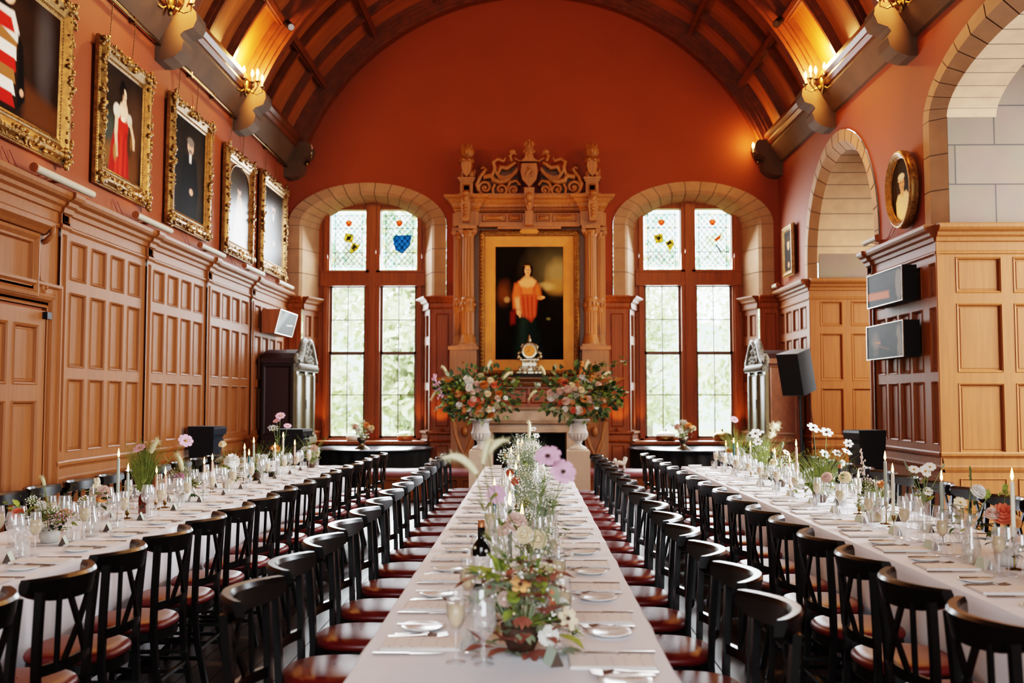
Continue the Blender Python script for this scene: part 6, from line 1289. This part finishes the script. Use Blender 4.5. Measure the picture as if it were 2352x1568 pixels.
# ------------------------------------------------------------------ outdoors
m=MB(); m.box(-60,18.6,-1.6,60,120,-1.5); g=m.build('lawn','lawn'); g['kind']='structure'
m=MB()
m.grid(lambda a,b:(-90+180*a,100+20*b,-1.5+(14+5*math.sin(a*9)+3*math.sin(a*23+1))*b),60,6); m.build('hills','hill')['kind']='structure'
def tree(x,y,h,r,label,seed,lm):
    rr=random.Random(seed); t=empty('tree',(x,y,-1.5),label,'tree','trees outside the windows'); m=MB(); m.tube([(x,y,-1.5),(x+.1,y,h*.4-1.5),(x,y,h*.8-1.5)],[.25,.18,.08],8)
    for k in range(5): a=rr.uniform(0,6.3); m.tube([(x,y,h*(.3+.1*k)-1.5),(x+r*.6*math.cos(a),y+r*.6*math.sin(a),h*(.45+.1*k)-1.5)],[.08,.03],6)
    m.build('trunk','out_trunk',t); m=MB(); cl=[]
    for k in range(16): a=rr.uniform(0,6.3); q=rr.random()**.5*r*.8; cl.append((x+q*math.cos(a),y+q*math.sin(a),-1.5+h*rr.uniform(.2,.95),r*rr.uniform(.28,.5)))
    for (cx,cy,cz,cr) in cl:
        for i in range(150):
            d=Vector((rr.gauss(0,1),rr.gauss(0,1),rr.gauss(0,1))).normalized()*cr*rr.random()**.3; p=Vector((cx,cy,cz))+d; e=Vector((rr.gauss(0,1),rr.gauss(0,1),rr.gauss(0,1))).normalized(); f=e.orthogonal().normalized(); s=rr.uniform(.12,.26)
            m.add([p-e*s,p+f*s*.6,p+e*s,p-f*s*.6],[(0,1,2,3)],0 if rr.random()<.6 else 1)
    m.build('crown',lm,t)
TL=[('tall pale leafy tree beyond the left window','out_leaf_pale'),('yellow-green tree beyond the middle of the left window','out_leaf'),('rounded tree at right of the left window view','out_leaf'),('pale tree beyond the right window','out_leaf_pale'),('broad grey-green tree at the far right window view','out_leaf'),('distant tree between the two windows','out_leaf_pale')]
for i,(x,y,h,r) in enumerate([(-7.6,34,8,2.6),(-5.0,42,11,4),(-3.5,31,6,1.7),(5.0,50,9,3),(11.2,46,10,3.2),(7.4,62,14,5.5)]):
    tree(x,y,h,r,TL[i][0],100+i,['out_leaf','out_leaf_pale'] if i%2 else ['out_leaf_pale','out_leaf'])
# ------------------------------------------------------------------ light
def area(name,loc,rot,sx,sy,e,col,spread=180):
    l=bpy.data.lights.new(name,'AREA'); l.shape='RECTANGLE'; l.size=sx; l.size_y=sy; l.energy=e; l.color=col; l.spread=rad(spread); o=bpy.data.objects.new(name,l); COL.objects.link(o); o.location=loc; o.rotation_euler=rot; return o
def point(name,loc,e,col,r=.05):
    l=bpy.data.lights.new(name,'POINT'); l.energy=e; l.color=col; l.shadow_soft_size=r; o=bpy.data.objects.new(name,l); COL.objects.link(o); o.location=loc; return o
def spot(name,loc,to,e,col,ang=80,r=.04,blend=.6):
    l=bpy.data.lights.new(name,'SPOT'); l.energy=e; l.color=col; l.shadow_soft_size=r; l.spot_size=rad(ang); l.spot_blend=blend; o=bpy.data.objects.new(name,l); COL.objects.link(o); o.location=loc
    d=Vector(to)-Vector(loc); o.rotation_euler=d.to_track_quat('-Z','Y').to_euler(); return o
COOL=(.90,.945,1); WARM=(1,.46,.13)
for c in(-2.85,2.88): area('window_daylight',(c,18.6,3.2),(rad(-58),0,0),1.8,4.2,650,COOL,140)
area('bay_window_daylight',(8.35,8.1,3.2),(0,rad(62),0),4.0,4.0,1900,(.86,.93,1),140)
area('front_window_daylight',(0,YF+.15,3.6),(rad(58),0,0),5.8,4.4,300,COOL,140)
area('aisle_daylight',(7.0,14.2,5.6),(0,0,0),2.5,3.0,200,(1,.95,.88))
# warm spots hung unseen in mid-air before the mantel, uplighters at the piers
for sx in(-1,1):
    spot('mantel_uplight',(sx*1.95,16.1,1.3),(sx*.35,17.3,4.7),210,WARM,42)
    spot('pier_uplight',(sx*1.55,17.25,1.02),(sx*1.55,17.5,3.2),22,WARM,90)
    for px in(-1,1): spot('reveal_uplight',(sx*2.88+px*.86,17.72,.9),(sx*2.88+px*.9,17.95,4.4),26,WARM,85)
spot('picture_uplight',(0,15.7,1.2),(0,17.3,3.6),80,(1,.5,.17),55)
for y in(8.5,10.5,12.5,14.4,16.4): spot('portrait_light',(XL+.32,y,3.55),(XL+.05,y,4.6),6,(1,.62,.3),150)
point('right_wall_fill',(3.1,12.6,5.0),100,(1,.5,.16),.2)  # unseen point lamp added to warm the right wall
spot('oval_light',(XR-.32,11.8,3.42),(XR,11.5,4.5),16,(1,.55,.22),110); spot('small_portrait_light',(XR-.3,16.9,3.5),(XR,16.6,4.3),8,(1,.55,.22),130)
area('aisle_side_fill',(6.9,13.1,3.0),(0,rad(60),rad(-52)),1.6,3.2,430,(1,.96,.91),150)  # unseen lamp added inside the aisle to brighten the small arch jamb
w=bpy.data.worlds.new('World'); SC.world=w; w.use_nodes=True; nt=w.node_tree; bg=nt.nodes['Background']; bg.inputs[0].default_value=(.86,.94,1,1); bg.inputs[1].default_value=9
# ------------------------------------------------------------------ camera
cd=bpy.data.cameras.new('Camera'); cam=bpy.data.objects.new('Camera',cd); COL.objects.link(cam); SC.camera=cam
cd.sensor_width=36; cd.lens=2287/2352*36; cd.clip_end=400
cam.location=(0,0,1.56)
yaw=math.atan(40/2287); pitch=math.atan((916-784)/2287)
cam.rotation_euler=(rad(90)+pitch,0,yaw)
cd.dof.use_dof=True; cd.dof.focus_distance=7.0; cd.dof.aperture_fstop=2.4
SC.view_settings.view_transform='Filmic'; SC.view_settings.look='High Contrast'; SC.view_settings.exposure=-0.2; SC.view_settings.gamma=1
c=SC.cycles; c.max_bounces=7; c.diffuse_bounces=3; c.glossy_bounces=3; c.transmission_bounces=4; c.transparent_max_bounces=20; c.caustics_reflective=False; c.caustics_refractive=False; c.use_denoising=True; c.sample_clamp_indirect=6; c.blur_glossy=1.0
try: c.denoiser='OPENIMAGEDENOISE'
except Exception: pass
